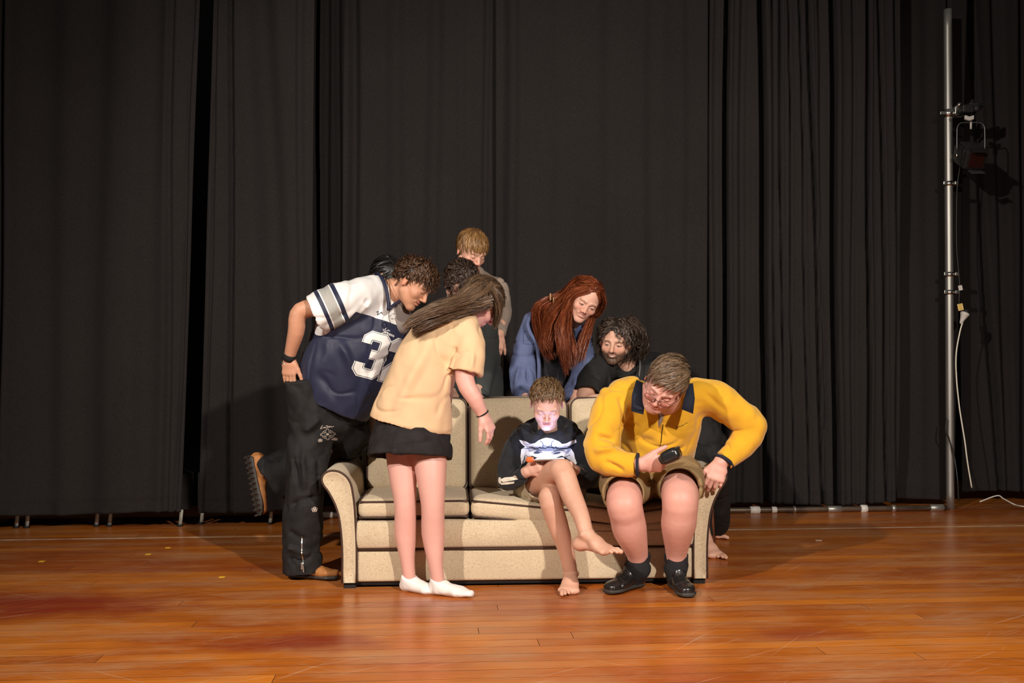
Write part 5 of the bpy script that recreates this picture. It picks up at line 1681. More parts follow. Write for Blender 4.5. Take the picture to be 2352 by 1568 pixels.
# ------------------------------------------------------------------ C: dark curly head between the others
def curly():
    C = Person(np.array([(1085-CX)*6.1/FPX, 6.1, 0]), 'dark curly-haired person in charcoal T-shirt, bent low behind the tan T-shirt, only crown visible')
    H = Head(P(1058, 652, 5.62), (.35, -.55, -.75), (.30, -.65, .70), 1.02)
    S = Sdf(.0032); head_sdf(S, H, neck=P(1052, 700, 5.78), neckr=.056)
    C.skin(S, lambda V: face_col(V, H, OLIVE))
    S = Sdf(.012)
    S.chain([P(1090, 990, 6.15), P(1085, 850, 6.08), P(1070, 750, 5.95), P(1055, 715, 5.82)], [(.15, .10), (.14, .10), (.16, .10), (.06, .06)], w=(1, 0, 0), k=.03)
    for sx in (1058, 1108):
        S.chain([P(sx, 990, 6.15), P(sx, 1100, 6.13), np.array([(sx-CX)*6.15/FPX, 6.15, .09])], [.085, .06, .04])
        foot_sdf(S, np.array([(sx-CX)*6.15/FPX, 6.15, .09]), (0, -1, 0), (0, 0, 1), 1 if sx > 1080 else -1)
    for sg in (-1, 1):
        S.chain([P(1068+sg*45, 755, 5.95), P(1068+sg*42, 850, 5.97), P(1068+sg*30, 905, 5.86)], [.045, .040, .028])
        hand_sdf(S, P(1068+sg*26, 905, 5.84), (0, -.9, -.3), (0, -.3, .95), -sg, .95, curl=((12, 15, 10),)*4)
    C.skin(S, lambda V: skin_col(len(V), OLIVE)); C.body()
    M_g = simple('charcoal_cotton', (.035, .038, .036), .88, noise=.15, nscale=12, bump=.15, bscale=200)
    S = Sdf(.0075)
    S.chain([P(1090, 965, 6.15), P(1085, 850, 6.08), P(1072, 765, 5.95), P(1058, 722, 5.84)], [(.185, .14), (.18, .13), (.175, .12), (.075, .07)], w=(1, 0, 0), k=.03, m=2, caps=(.004, None))
    for sg in (-1, 1): S.chain([P(1068+sg*42, 755, 5.95), P(1068+sg*42, 850, 5.96), P(1068+sg*36, 915, 5.88)], [.075, .070, .060], k=.03, m=2, caps=(None, .004))
    C.cloth('tshirt', S, M_g, noise=[((8, 8, 5), .007), ((24, 24, 16), .002)])
    S = Sdf(.010)
    S.seg(P(1088, 955, 6.15), P(1084, 1000, 6.15), (.165, .12), (.16, .12), w=(1, 0, 0), k=.03)
    for sx in (1058, 1108): S.chain([P(sx, 990, 6.15), P(sx, 1100, 6.13), np.array([(sx-CX)*6.15/FPX, 6.15, .11])], [.10, .085, .08], caps=(None, .004))
    C.cloth('trousers', S, M_blackd)
    reg = lambda U: in_hairline(U, -.72, .42, -.15)
    def comb(U, r): return np.stack([U[:, 0]*.5, U[:, 1]*.6+.5*r.normal(size=len(U)), -.5+.5*r.normal(size=len(U))], 1)
    G = [grow(H, 4200, .080, comb, .10, .6, (.0085, 18), 12, 12, region=reg, g=1.04, hug=.5, c=7, jit=.0026)]
    hair_obj(C, H, G, [(.02, .010, .007), (.055, .030, .019), (.10, .06, .04)], .0010, region=reg, g=1.07, capcol=(.012, .007, .005))
curly()

# ------------------------------------------------------------------ D: fair-haired boy in the beige sweater
def boy_beige():
    D = Person(np.array([(1100-CX)*6.5/FPX, 6.5, 0]), 'person with short fair hair and beige sweater, tallest at the back of the group')
    H = Head(P(1082, 577, 6.12), (.50, -.68, -.53), (.30, -.35, .88), 1.05)
    S = Sdf(.0031); head_sdf(S, H, neck=P(1088, 640, 6.28), neckr=.052)
    D.skin(S, lambda V: face_col(V, H, FAIR, brow=(.20, .11, .05), browt=.7, blush=.7))
    S = Sdf(.0037)
    wr = P(1146, 768, 6.0)
    S.seg(P(1150, 745, 6.04), wr, .034, .028)
    hand_sdf(S, wr, N_([-.12, -.15, -.95]), N_([.25, -.95, .1]), side=-1, sc=.95, curl=((30, 35, 25), (38, 40, 25), (45, 40, 25), (50, 45, 30)), spread=.08, thumb=(.5, .3))
    D.skin(S, lambda V: skin_col(len(V), FAIR))
    S = Sdf(.016)
    S.chain([P(1098, 900, 6.5), P(1095, 780, 6.45), P(1092, 690, 6.4), P(1090, 645, 6.3)], [(.14, .10), (.14, .10), (.16, .10), (.05, .05)], w=(1, 0, 0), k=.03)
    for sx in (1078, 1120): S.chain([P(sx, 900, 6.5), P(sx, 1050, 6.48), np.array([(sx-CX)*6.5/FPX, 6.5, .08])], [.085, .06, .04])
    D.skin(S, lambda V: skin_col(len(V), FAIR)); D.body()
    M_b = simple('beige_fleece', (.31, .235, .185), .9, noise=.06, nscale=10, bump=.15, bscale=250, sheen=.1)
    S = Sdf(.0068)
    S.chain([P(1104, 868, 6.5), P(1100, 780, 6.45), P(1096, 695, 6.38), P(1092, 650, 6.32), P(1090, 632, 6.28)], [(.150, .12), (.155, .12), (.19, .12), (.13, .095), (.065, .062)], w=(1, .1, 0), k=.03, m=2, caps=(.004, None))
    S.chain([P(1141, 662, 6.33), P(1153, 712, 6.2), P(1149, 735, 6.1), P(1145, 764, 6.02)], [.072, .066, .060, .046], k=.03, m=2, caps=(None, .004))
    S.chain([P(1052, 662, 6.33), P(1040, 730, 6.2), P(1070, 790, 6.05)], [.066, .060, .05], k=.03)
    ln = [(P(1120, 700, 6.2), P(1150, 725, 6.0), .012, -.012), (P(1125, 735, 6.1), P(1160, 745, 5.95), .010, .010), (P(1128, 640, 6.2), P(1140, 700, 6.15), .012, -.006), (P(1130, 755, 6.0), P(1160, 752, 5.96), .006, -.006)]
    sw = D.cloth('sweater', S, M_b, ln, [((8, 8, 5), .006), ((24, 24, 16), .002)])
    D.part('cuff', lathe_vf([(.030, -.018), (.044, -.016), (.045, 0), (.043, .018), (.030, .020)], P(1146, 762, 6.02), N_(wr-P(1146, 735, 6.1)), 20), M_b, sw)
    S = Sdf(.009)
    S.seg(P(1102, 860, 6.5), P(1100, 910, 6.5), (.15, .12), (.16, .12), w=(1, 0, 0), k=.03)
    for sx in (1074, 1126): S.chain([P(sx, 905, 6.5), P(sx, 1050, 6.48), np.array([(sx-CX)*6.5/FPX, 6.5, .04])], [.10, .085, .075])
    tr = D.cloth('trousers', S, M_blackd)
    M_strap = simple('striped_strap', (.45, .42, .36), .7)
    D.part('waist_strap', tube_vf([P(1118, 815, 6.02), P(1126, 838, 6.02), P(1130, 862, 6.05)], .010, 6), M_strap, tr)
    D.part('waist_strap', tube_vf([P(1124, 838, 6.0), P(1138, 842, 6.05)], .008, 6), M_black, tr)
    reg = lambda U: in_hairline(U, -.6, .42, .02)
    def comb(U, r): return np.stack([U[:, 0]*.8+.15, .9*U[:, 1]+.35, -.6-.3*U[:, 2]], 1)+.15*r.normal(size=(len(U), 3))
    G = [grow(H, 4200, .070, comb, .07, .18, (.0012, 9), 8, 21, region=reg, g=1.04, hug=.8, c=6, jit=.003)]
    hair_obj(D, H, G, [(.17, .080, .024), (.34, .17, .055), (.52, .29, .11)], .0009, region=reg, g=1.04, capcol=(.10, .05, .02))
boy_beige()

# ------------------------------------------------------------------ E: red-haired woman
def redhead():
    E = Person(np.array([(1265-CX)*6.4/FPX, 6.4, 0]), 'person with long red hair and open blue jacket, smiling, leaning over the sofa back')
    H = Head(P(1345, 690, 5.95), (.02, -.86, -.42), (.46, -.30, .86), 1.05)
    S = Sdf(.0026); head_sdf(S, H, jaw=.92, smile=1.0, neck=P(1312, 752, 6.06), neckr=.046, nose=.78)
    E.skin(S, lambda V: face_col(V, H, (.76, .42, .31), lips=(.52, .13, .11), brow=(.22, .09, .04), browt=.75, eyes='open', freckle=.25, teeth=True, blush=.6, smile=1.4))
    S = Sdf(.016)
    S.chain([P(1250, 950, 6.35), P(1258, 840, 6.2), P(1285, 765, 6.1), P(1308, 748, 6.05)], [(.14, .10), (.13, .09), (.15, .09), (.05, .05)], w=(1, 0, 0), k=.03)
    for sx in (1245, 1292): S.chain([P(sx, 950, 6.38), P(sx, 1080, 6.38), np.array([(sx-CX)*6.4/FPX, 6.4, .08])], [.085, .06, .04])
    S.chain([P(1220, 760, 6.1), P(1200, 850, 6.05), P(1207, 925, 5.86)], [.045, .038, .028]); S.chain([P(1340, 775, 6.02), P(1340, 850, 5.95), P(1318, 918, 5.82)], [.045, .038, .028])
    hand_sdf(S, P(1207, 922, 5.84), (0, -.9, -.3), (0, -.3, .95), -1, .9, curl=((12, 15, 10),)*4); hand_sdf(S, P(1318, 920, 5.80), (0, -.9, -.3), (0, -.3, .95), 1, .9, curl=((12, 15, 10),)*4)
    E.skin(S, lambda V: skin_col(len(V), (.76, .42, .31))); E.body()
    M_bl = simple('blue_cotton_jacket', (.092, .118, .235), .75, noise=.15, nscale=9, bump=.25, bscale=50, sheen=.1)
    S = Sdf(.0064)
    S.chain([P(1250, 945, 6.3), P(1255, 850, 6.2), P(1275, 775, 6.12), P(1300, 750, 6.08)], [(.20, .14), (.195, .13), (.185, .11), (.085, .08)], w=(1, 0, -.15), k=.03, m=2, caps=(.004, None))
    S.chain([P(1225, 745, 6.1), P(1203, 820, 6.03), P(1203, 880, 5.98), P(1208, 922, 5.90)], [.070, .080, .076, .064], k=.02, m=2, caps=(None, .004))
    S.chain([P(1338, 768, 6.04), P(1340, 840, 5.97), P(1325, 890, 5.92), P(1312, 922, 5.87)], [.062, .068, .066, .058], k=.02, m=2, caps=(None, .004))
    ln = []
    def L_(x1, y1, x2, y2, Y, w, a): ln.append((P(x1, y1, Y), P(x2, y2, Y), w, a))
    L_(1195, 760, 1188, 900, 5.92, .014, .012); L_(1215, 800, 1212, 890, 5.92, .012, -.012); L_(1180, 880, 1225, 900, 5.88, .010, .010); L_(1190, 905, 1230, 895, 5.86, .009, -.009)
    L_(1320, 860, 1322, 920, 5.86, .012, .010); L_(1235, 780, 1235, 920, 6.0, .012, -.016); L_(1350, 780, 1340, 850, 5.94, .012, -.008)
    jk = E.cloth('jacket', S, M_bl, ln, [((9, 9, 6), .009), ((26, 26, 20), .003)])
    bj = bvh_of(E.last)
    decal('pocket', [ribbon([(-.032, .04), (.032, .036), (.030, -.04), (-.030, -.036)], .003, True)], P(1213, 775, 5.95), (1, 0, 0), (0, 0, 1), (-.1, -1, 0), bj, .003, simple('blue_seam', (.05, .065, .15), .7), jk, .01)
    S = Sdf(.0064)
    S.chain([P(1268, 940, 6.14), P(1270, 850, 6.07), P(1285, 780, 6.02), P(1302, 760, 6.03)], [(.085, .09), (.10, .08), (.10, .07), (.06, .05)], w=(1, 0, 0), k=.02, m=2)
    E.cloth('top', S, simple('black_top', (.012, .011, .016), .8), noise=[((14, 14, 5), .008)])
    cp = [P(1222, 722, 6.04), P(1212, 742, 5.98), P(1218, 765, 5.95), P(1232, 790, 5.95), P(1238, 840, 5.96), P(1236, 920, 5.98)]
    V, F = tube_vf(catmull(cp, 6), .012, 8); E.part('lapel', (V, F), M_bl, jk)
    S = Sdf(.010)
    S.seg(P(1250, 930, 6.33), P(1262, 980, 6.36), (.15, .11), (.16, .12), w=(1, 0, 0), k=.03)
    for sx in (1242, 1294): S.chain([P(sx, 965, 6.38), P(sx, 1080, 6.38), np.array([(sx-CX)*6.4/FPX, 6.4, .04])], [.10, .085, .075])
    E.cloth('trousers', S, M_blackd)
    reg = lambda U: in_hairline(U+np.array([-.0, 0, 0]), -.75, .60, .12)
    w = H.w
    cols = [(.13, .024, .010), (.28, .062, .020), (.42, .12, .042)]
    def comb(U, r):
        sgn = np.where(U[:, 0] > .12, 1.0, -1.0)
        return np.stack([sgn*.8, -.75+0*U[:, 0], -.25*np.abs(sgn)-.3*(U[:, 2] < .3)], 1)+.05*r.normal(size=(len(U), 3))
    G = [grow(H, 4200, .12, comb, .04, .05, (.001, 5), 10, 31, region=reg, g=1.02, hug=.97, c=5, jit=.004, rnd=.03)]
    clip = P(1268, 688, 6.05)
    B_ = lambda w_, n, s, wv=(.004, 7): G.append(push_out(bundle(w_, n, wv, 14, s, cl=4, jit=.0045), H, 1.03))
    # swept from the crown to the clip, then down the back and shoulder
    B_([(w(-.01, .05, .118), (.02, .03), (0, 1, 0)), (w(-.075, .0, .075), (.02, .045), (0, 1, 0)), (w(-.090, -.07, .02), (.02, .04), (0, 0, 1)), (clip, .025), (P(1240, 712, 6.02), (.05, .03)), (P(1246, 760, 5.95), (.055, .03)), (P(1260, 805, 5.90), (.045, .025)), (P(1272, 828, 5.88), (.035, .02))], 1800, 33)
    B_([(w(-.03, .02, .12), (.03, .03), (0, 1, 0)), (w(-.090, -.04, .05), (.02, .04), (0, 1, 0)), (P(1280, 715, 5.98), (.05, .03)), (P(1262, 755, 5.9), (.045, .03)), (P(1254, 790, 5.86), (.04, .025)), (P(1258, 810, 5.85), (.035, .02))], 1400, 34)
    B_([(w(-.04, .062, .085), (.015, .02), (0, 1, 0)), (w(-.080, .03, .02), (.016, .02), (0, 1, 0)), (w(-.086, .02, -.05), (.018, .025), (0, 1, 0)), (P(1292, 745, 5.82), (.035, .02)), (P(1294, 800, 5.80), (.034, .02)), (P(1303, 866, 5.80), (.014, .012))], 1800, 35)
    B_([(w(-.05, .0, .10), (.02, .02), (0, 1, 0)), (w(-.092, -.01, .0), (.018, .03), (0, 1, 0)), (P(1300, 760, 5.88), (.035, .025)), (P(1312, 805, 5.84), (.030, .02)), (P(1318, 848, 5.82), (.02, .015))], 1100, 36)
    B_([(w(.03, .055, .10), (.015, .02), (0, 1, 0)), (w(.082, .02, .03), (.012, .03), (0, 1, 0)), (w(.088, .005, -.05), (.014, .03), (0, 1, 0)), (P(1358, 735, 5.96), (.018, .03)), (P(1338, 790, 5.9), (.035, .025)), (P(1330, 835, 5.88), (.02, .015))], 1000, 37)
    hair_obj(E, H, G, cols, .0009, region=reg, g=1.02, capcol=(.10, .02, .008), seed=3)
    M_clip = simple('hair_clip', (.30, .16, .07), .3, .5)
    E.part('hair_clip', merge([rbox_vf(clip+[-.012, -.045, .012], (.006, .014, .022), .004), rbox_vf(clip+[.006, -.048, -.008], (.005, .014, .020), .004)]), M_clip)
redhead()

# ------------------------------------------------------------------ F: bearded man in black
def bearded():
    Fp = Person(np.array([(1600-CX)*6.15/FPX, 6.15, 0]), 'bearded person with long dark curls and black T-shirt, leaning on the sofa back')
    H = Head(P(1414, 785, 5.92), (-.27, -.92, -.24), (.06, -.25, .96), 1.05)
    S = Sdf(.0026); head_sdf(S, H, jaw=1.08, smile=1.2, neck=P(1440, 842, 6.02), neckr=.062, cheek=.002, nose=1.1)
    Fp.skin(S, lambda V: face_col(V, H, (.67, .38, .27), lips=(.45, .17, .13), brow=(.04, .022, .015), stubble=1.0, stubc=(.085, .05, .035), eyes='open', teeth=True, smile=1.2))
    S = Sdf(.0040)
    el = P(1343, 922, 5.80); wr = P(1425, 918, 5.74)
    S.chain([P(1350, 892, 5.86), el, P(1385, 922, 5.76), wr], [.058, .050, .046, .032], k=.02, m=2)
    hand_sdf(S, wr, (.95, -.1, -.1), (0, -.35, .93), 1, 1.0, curl=((12, 15, 10),)*4)
    an2 = np.array([(1612-CX)*6.42/FPX, 6.42, .088]); S.seg(an2+[0, 0, .09], an2, .038, .036)
    foot_sdf(S, an2, (.82, -.40, 0), (0, 0, 1), 1, 1.02)
    an1 = np.array([(1620-CX)*5.80/FPX, 5.80, .088]); S.seg(an1+[-.02, .02, .12], an1, .040, .036)
    foot_sdf(S, an1, (.28, -.95, 0), (0, 0, 1), -1, 1.02)
    Fp.skin(S, lambda V: skin_col(len(V), (.67, .38, .27)))
    S = Sdf(.016)
    S.chain([P(1600, 1010, 6.15), P(1530, 940, 6.1), P(1465, 880, 6.06), P(1440, 850, 6.03)], [(.14, .12), (.16, .12), (.18, .11), (.07, .07)], w=(.6, 0, .8), k=.03)
    S.chain([P(1505, 850, 6.1), P(1520, 920, 5.95), P(1470, 925, 5.75)], [.055, .045, .035])
    S.chain([P(1612, 1030, 6.15), P(1638, 1062, 6.0), P(1640, 1150, 6.3), an2+[0, 0, .08]], [.08, .05, .045, .036])
    S.chain([P(1587, 1042, 6.12), P(1597, 1076, 5.92), an1+[-.02, .02, .12]], [.07, .05, .038])
    Fp.skin(S, lambda V: skin_col(len(V), (.67, .38, .27))); Fp.body()
    M_bt = simple('black_tee', (.016, .015, .015), .85, noise=.2, nscale=10, bump=.2, bscale=80, spec=.3)
    S = Sdf(.0068)
    S.chain([P(1598, 1015, 6.12), P(1545, 950, 6.08), P(1490, 895, 6.05), P(1455, 862, 6.04), P(1440, 846, 6.03)], [(.16, .15), (.19, .15), (.215, .14), (.17, .11), (.08, .075)], w=(.72, 0, .5), k=.03, m=2)
    S.chain([P(1398, 838, 6.02), P(1366, 862, 5.93), P(1350, 905, 5.83)], [.090, .090, .082], k=.03, m=2, caps=(None, .004))
    S.seg(P(1355, 890, 5.86), P(1346, 912, 5.81), .064, .07, k=.003, sub=True)
    S.chain([P(1490, 838, 6.08), P(1518, 848, 6.08), P(1535, 910, 5.98)], [.085, .088, .08], k=.03, m=2)
    ln = [(P(1360, 850, 5.8), P(1385, 900, 5.85), .014, -.010), (P(1395, 860, 5.9), P(1400, 930, 5.88), .016, .010), (P(1470, 840, 5.9), P(1520, 815, 6.0), .012, .006)]
    te = Fp.cloth('tshirt', S, M_bt, ln, [((8, 8, 5), .008), ((24, 24, 16), .0025)])
    cl = P(1441, 848, 6.0); d1 = N_(P(1434, 832, 5.98)-cl); u = N_(np.cross(d1, [0, 1, 0])); v = np.cross(d1, u)
    Fp.part('neckline', tube_vf([cl+u*.078*math.cos(a)+v*.074*math.sin(a) for a in np.linspace(0, 2*math.pi, 33)[:-1]], .006, 6, closed=True), M_bt, te)
    M_st = simple('grey_cord', (.16, .15, .14), .7)
    Fp.part('lanyard', tube_vf(catmull([P(1470, 822, 5.93), P(1470, 845, 5.88), P(1468, 865, 5.87)], 5), .0035, 6), M_st, te)
    S = Sdf(.0075)
    S.seg(P(1590, 1000, 6.15), P(1612, 1030, 6.15), (.17, .14), (.17, .13), w=(1, 0, 0), k=.03)
    S.chain([P(1615, 1030, 6.15), P(1636, 1062, 5.98), P(1643, 1130, 6.15), P(1641, 1203, 6.36)], [.115, .085, .090, .092], k=.03, m=3, caps=(None, .004))
    S.chain([P(1585, 1040, 6.1), P(1596, 1075, 5.9), P(1612, 1230, 5.86)], [.11, .085, .07], k=.03, m=2, caps=(None, .004))
    Fp.cloth('trousers', S, M_blackd)
    an = P(1636, 1203, 6.42)
    reg = lambda U: in_hairline(U, -.9, .46, -.02)
    coll = [(P(1441, 830, 6.0), P(1436, 850, 6.03), .07)]
    def comb(U, r): return np.stack([np.sign(U[:, 0]+.05)*.9+.2*r.normal(size=len(U)), -.35+.3*r.normal(size=len(U)), -.7+.35*r.normal(size=len(U))], 1)
    G = [grow(H, 5000, .145, comb, .16, .60, (.0085, 17), 14, 41, region=reg, g=1.06, hug=.25, c=7, jit=.0028, lenf=lambda U: .6+.5*(U[:, 1] < .2)+.25*(U[:, 0] > .2))]
    G.append(bundle([(P(1440, 735, 5.88), (.045, .05)), (P(1470, 765, 5.90), (.035, .05)), (P(1475, 800, 5.92), (.035, .05)), (P(1462, 832, 5.93), (.03, .04))], 1500, (.009, 17), 18, 43, cl=7))
    hair_obj(Fp, H, G, [(.030, .018, .012), (.070, .046, .034), (.14, .10, .075)], .0010, region=reg, g=1.07, capcol=(.016, .01, .007), seed=4)
    # the wooden stool he sits on
    M_wd = simple('reddish_wood', (.16, .055, .025), .45, noise=.25, nscale=12, stretch=(1, 6, 1))
    sc_ = np.array([(1586-CX)*6.17/FPX, 6.17, 0])
    st = empty('stool', tuple(sc_), 'reddish wooden stool behind the right end of the sofa, under the man in black', 'stool')
    top = .505
    mesh_obj('seat', *rbox_vf(sc_+[0.01, 0, top], (.20, .17, .016), .008), M_wd, st)
    for sx in (-1, 1):
        for sy in (-1, 1):
            mesh_obj('leg', *tube_vf([sc_+[sx*.11, .05+sy*.08, top-.015], sc_+[sx*.13, .05+sy*.10, 0.0]], [.015, .013], 8), M_wd, st)
        mesh_obj('stretcher', *tube_vf([sc_+[sx*.123, -.04, .17], sc_+[sx*.123, .14, .17]], .009, 8), M_wd, st)
bearded()

# ------------------------------------------------------------------ G: boy with the phone
def boy_phone():
    G_ = Person(P(1290, 1330, 4.85), 'barefoot person in black ribcage-print hoodie, sitting cross-legged mid-sofa with a lit phone')
    H = Head(P(1256, 927, 4.96), (-.02, -.82, -.57), (0, -.57, .82), .97)
    SK = (.66, .39, .30)
    S = Sdf(.0027); head_sdf(S, H, jaw=.93, neck=P(1258, 990, 5.10), neckr=.048, nose=.9)
    G_.skin(S, lambda V: face_col(V, H, SK, brow=(.10, .055, .03), browt=.8, blush=.3))
    S = Sdf(.0052); LG = (.62, .345, .24)
    kr, ar = P(1288, 1080, 4.80), P(1346, 1224, 4.60)
    S.chain([P(1216, 1122, 5.18), P(1250, 1100, 4.98), kr, P(1312, 1135, 4.73), P(1333, 1180, 4.65), ar], [.075, .064, .055, .050, .040, .0345], k=.02, m=3)
    S.ell(kr+[0.006, -.016, .012], (.040, .034, .040), k=.02)
    kl, al = P(1263, 1142, 4.86), P(1311, 1316, 4.88); al[2] = .082
    S.chain([P(1300, 1128, 5.22), P(1283, 1132, 5.02), kl, P(1280, 1200, 4.86), P(1300, 1262, 4.87), al], [.075, .066, .055, .051, .040, .033], k=.02, m=3)
    S.ell(kl+[-.004, -.018, .008], (.040, .034, .038), k=.02)
    LC = lambda V: skin_col(len(V), LG)*(1+.07*vnoise(V, 18, 2)+.04*vnoise(V, 70, 3))[:, None]
    G_.skin(S, LC)
    S = Sdf(.0028)
    foot_sdf(S, ar, (.78, -.60, -.05), (.02, -.12, 1), -1, .96); G_.skin(S, LC)
    S = Sdf(.0028)
    foot_sdf(S, al, (-.10, -1, 0), (0, 0, 1), 1, .94); G_.skin(S, LC)
    S = Sdf(.0031)
    wr = P(1212, 1082, 4.93)
    ph = P(1263, 1056, 4.86)
    S.seg(P(1194, 1092, 4.99), wr, .032, .025)
    hand_sdf(S, wr, N_([.55, -.45, .38]), N_([-.45, -.78, -.25]), side=1, sc=.86, curl=((45, 45, 20), (50, 45, 25), (55, 50, 25), (60, 50, 30)), spread=.06, thumb=(.85, .15))
    wr2 = P(1318, 1080, 4.96)
    S.seg(P(1333, 1085, 5.02), wr2, .032, .025)
    hand_sdf(S, wr2, N_([-.60, -.40, .30]), N_([.45, -.78, -.25]), side=-1, sc=.86, curl=((45, 45, 20), (50, 45, 25), (55, 50, 25), (60, 50, 30)), spread=.06, thumb=(.85, .15))
    G_.skin(S, lambda V: skin_col(len(V), SK))
    S = Sdf(.016)
    S.chain([P(1258, 1140, 5.25), P(1258, 1060, 5.22), P(1257, 1010, 5.18), P(1258, 990, 5.12)], [(.13, .10), (.12, .09), (.13, .08), (.05, .05)], w=(1, 0, 0), k=.03)
    G_.skin(S, lambda V: skin_col(len(V), SK)); G_.body()
    M_h = simple('black_fleece', (.014, .015, .018), .88, noise=.2, nscale=14, bump=.2, bscale=150, spec=.25, sheen=.1)
    S = Sdf(.0060)
    S.chain([P(1262, 1135, 5.24), P(1259, 1070, 5.20), P(1257, 1015, 5.17), P(1257, 990, 5.16)], [(.165, .125), (.165, .12), (.150, .105), (.09, .08)], w=(1, 0, 0), k=.03, m=2)
    S.chain([P(1200, 1005, 5.16), P(1178, 1045, 5.08), P(1166, 1102, 5.05), P(1190, 1095, 4.99), P(1206, 1086, 4.95)], [.062, .062, .060, .050, .040], k=.025, m=2, caps=(None, .004))
    S.chain([P(1316, 1005, 5.16), P(1336, 1045, 5.10), P(1345, 1092, 5.06), P(1332, 1088, 5.01), P(1322, 1082, 4.98)], [.062, .062, .060, .050, .040], k=.025, m=2, caps=(None, .004))
    # hood lying round the neck
    hc = P(1258, 985, 5.13)
    ring = [hc+np.array([.118*math.cos(a), .095*math.sin(a), .012+.020*math.sin(a)-.020*abs(math.cos(a))-.035*(math.sin(a) < -.6)]) for a in np.linspace(0, 2*math.pi, 19)]
    for a, b in zip(ring[:-1], ring[1:]): S.seg(a, b, .036, .036, k=.012)
    S.ell(P(1270, 985, 5.25), (.13, .05, .06), k=.03)
    ln = []
    def L_(x1, y1, x2, y2, Y, w, a): ln.append((P(x1, y1, Y), P(x2, y2, Y), w, a))
    L_(1205, 1075, 1215, 1130, 5.05, .014, -.010); L_(1160, 1060, 1180, 1080, 4.95, .012, -.012); L_(1195, 1020, 1190, 1070, 5.05, .010, -.012); L_(1215, 975, 1250, 998, 5.03, .012, .010)
    L_(1335, 975, 1270, 1000, 5.03, .012, .010); L_(1330, 1060, 1350, 1075, 4.98, .012, -.010)
    ho = G_.cloth('hoodie', S, M_h, ln, [((10, 10, 7), .006), ((26, 26, 20), .002)])
    bh = bvh_of(G_.last)
    M_rp = simple('white_rib_print', (.78, .78, .80), .65)
    # ribcage: artwork in metres, centre on the breastbone
    def pz(x, y): return ((x-1257)*5.07/FPX, -(y-1040)*5.07/FPX)
    sh = []
    def blob(*pts): sh.append(poly([pz(x, y) for x, y in pts]))
    blob((1246, 1008), (1254, 1006), (1266, 1008), (1282, 1014), (1290, 1020), (1300, 1018), (1312, 1012), (1323, 1009), (1324, 1016), (1314, 1020), (1302, 1026), (1312, 1030), (1318, 1040),
         (1320, 1052), (1324, 1062), (1323, 1068), (1312, 1058), (1300, 1050), (1290, 1046), (1268, 1054), (1262, 1066), (1246, 1066), (1238, 1052), (1222, 1046), (1212, 1052), (1205, 1062), (1197, 1066), (1195, 1048), (1197, 1032), (1206, 1026), (1197, 1018), (1192, 1010), (1206, 1013), (1218, 1019), (1228, 1018), (1236, 1012))
    decal('ribcage_print', sh, P(1257, 1040, 5.07), (1, 0, 0), (0, 0, 1), (0, -1, .1), bh, .0025, M_rp, ho, .007, 'white ribcage print across the chest')
    ik = []
    def line(w, *pts): ik.append(ribbon([pz(x, y) for x, y in pts], w))
    line(.0030, (1241, 1013), (1246, 1018), (1247, 1028)); line(.0030, (1270, 1012), (1265, 1018), (1266, 1028)); line(.0022, (1247, 1022), (1256, 1026), (1266, 1022))
    line(.0020, (1200, 1030), (1222, 1028), (1240, 1034), (1246, 1040)); line(.0020, (1316, 1028), (1294, 1030), (1276, 1034), (1266, 1040)); line(.0016, (1214, 1036), (1228, 1032), (1244, 1038)); line(.0016, (1300, 1036), (1286, 1033), (1270, 1038))
    line(.0018, (1206, 1044), (1214, 1048), (1232, 1050)); line(.0018, (1310, 1044), (1300, 1048), (1284, 1050))
    ik.append(poly([pz(x, y) for x, y in ((1226, 1038), (1234, 1035), (1242, 1039), (1236, 1041), (1228, 1041))])); ik.append(poly([pz(x, y) for x, y in ((1288, 1037), (1276, 1038), (1268, 1042), (1278, 1042), (1286, 1040))]))
    decal('rib_outline', ik, P(1257, 1040, 5.07), (1, 0, 0), (0, 0, 1), (0, -1, .1), bh, .0062, simple('rib_ink', (.03, .05, .12), .6), ho, .008)
    sl = [poly([(-.052, .006), (-.02, .020), (.035, .028), (.050, .016), (.018, .008), (-.03, -.004)]), poly([(-.048, -.010), (-.01, -.002), (.03, .004), (.028, -.006), (-.01, -.014), (-.04, -.018)]), poly([(.022, .03), (.034, .036), (.046, .028), (.040, .016), (.026, .018)]), poly([(-.056, .016), (-.044, .018), (-.040, -.008), (-.050, -.014), (-.058, -.004)])]
    decal('bone_print', sl, P(1165, 1110, 4.9), (1, 0, 0), (0, 0, 1), (-.1, -1, 0), bh, .003, simple('cream_print', (.72, .66, .54), .7), ho, .008, 'cream arm-bone print on the sleeve')
    # shorts
    M_sh = simple('pale_khaki', (.40, .33, .23), .85, noise=.08, nscale=10, bump=.2, bscale=120)
    S = Sdf(.0064)
    S.seg(P(1225, 1125, 5.28), P(1295, 1128, 5.28), (.10, .10), (.10, .10), k=.03)
    S.chain([P(1222, 1128, 5.25), P(1226, 1122, 5.12), P(1240, 1110, 5.01)], [.105, .090, .083], k=.02, m=2, caps=(None, .004))
    S.seg(P(1236, 1113, 5.03), P(1243, 1108, 4.98), .070, .076, k=.003, sub=True)
    S.chain([P(1298, 1126, 5.25), P(1305, 1128, 5.12), P(1290, 1132, 5.02)], [.105, .092, .085], k=.02, m=2, caps=(None, .004))
    S.seg(P(1297, 1130, 5.05), P(1288, 1133, 4.99), .070, .077, k=.003, sub=True)
    G_.cloth('shorts', S, M_sh, [(P(1200, 1100, 5.05), P(1212, 1160, 5.03), .008, -.006), (P(1208, 1095, 5.03), P(1220, 1160, 5.0), .007, .006)], [((14, 14, 8), .005)])
    # hair
    reg = lambda U: in_hairline(U, -.55, .60, .10)
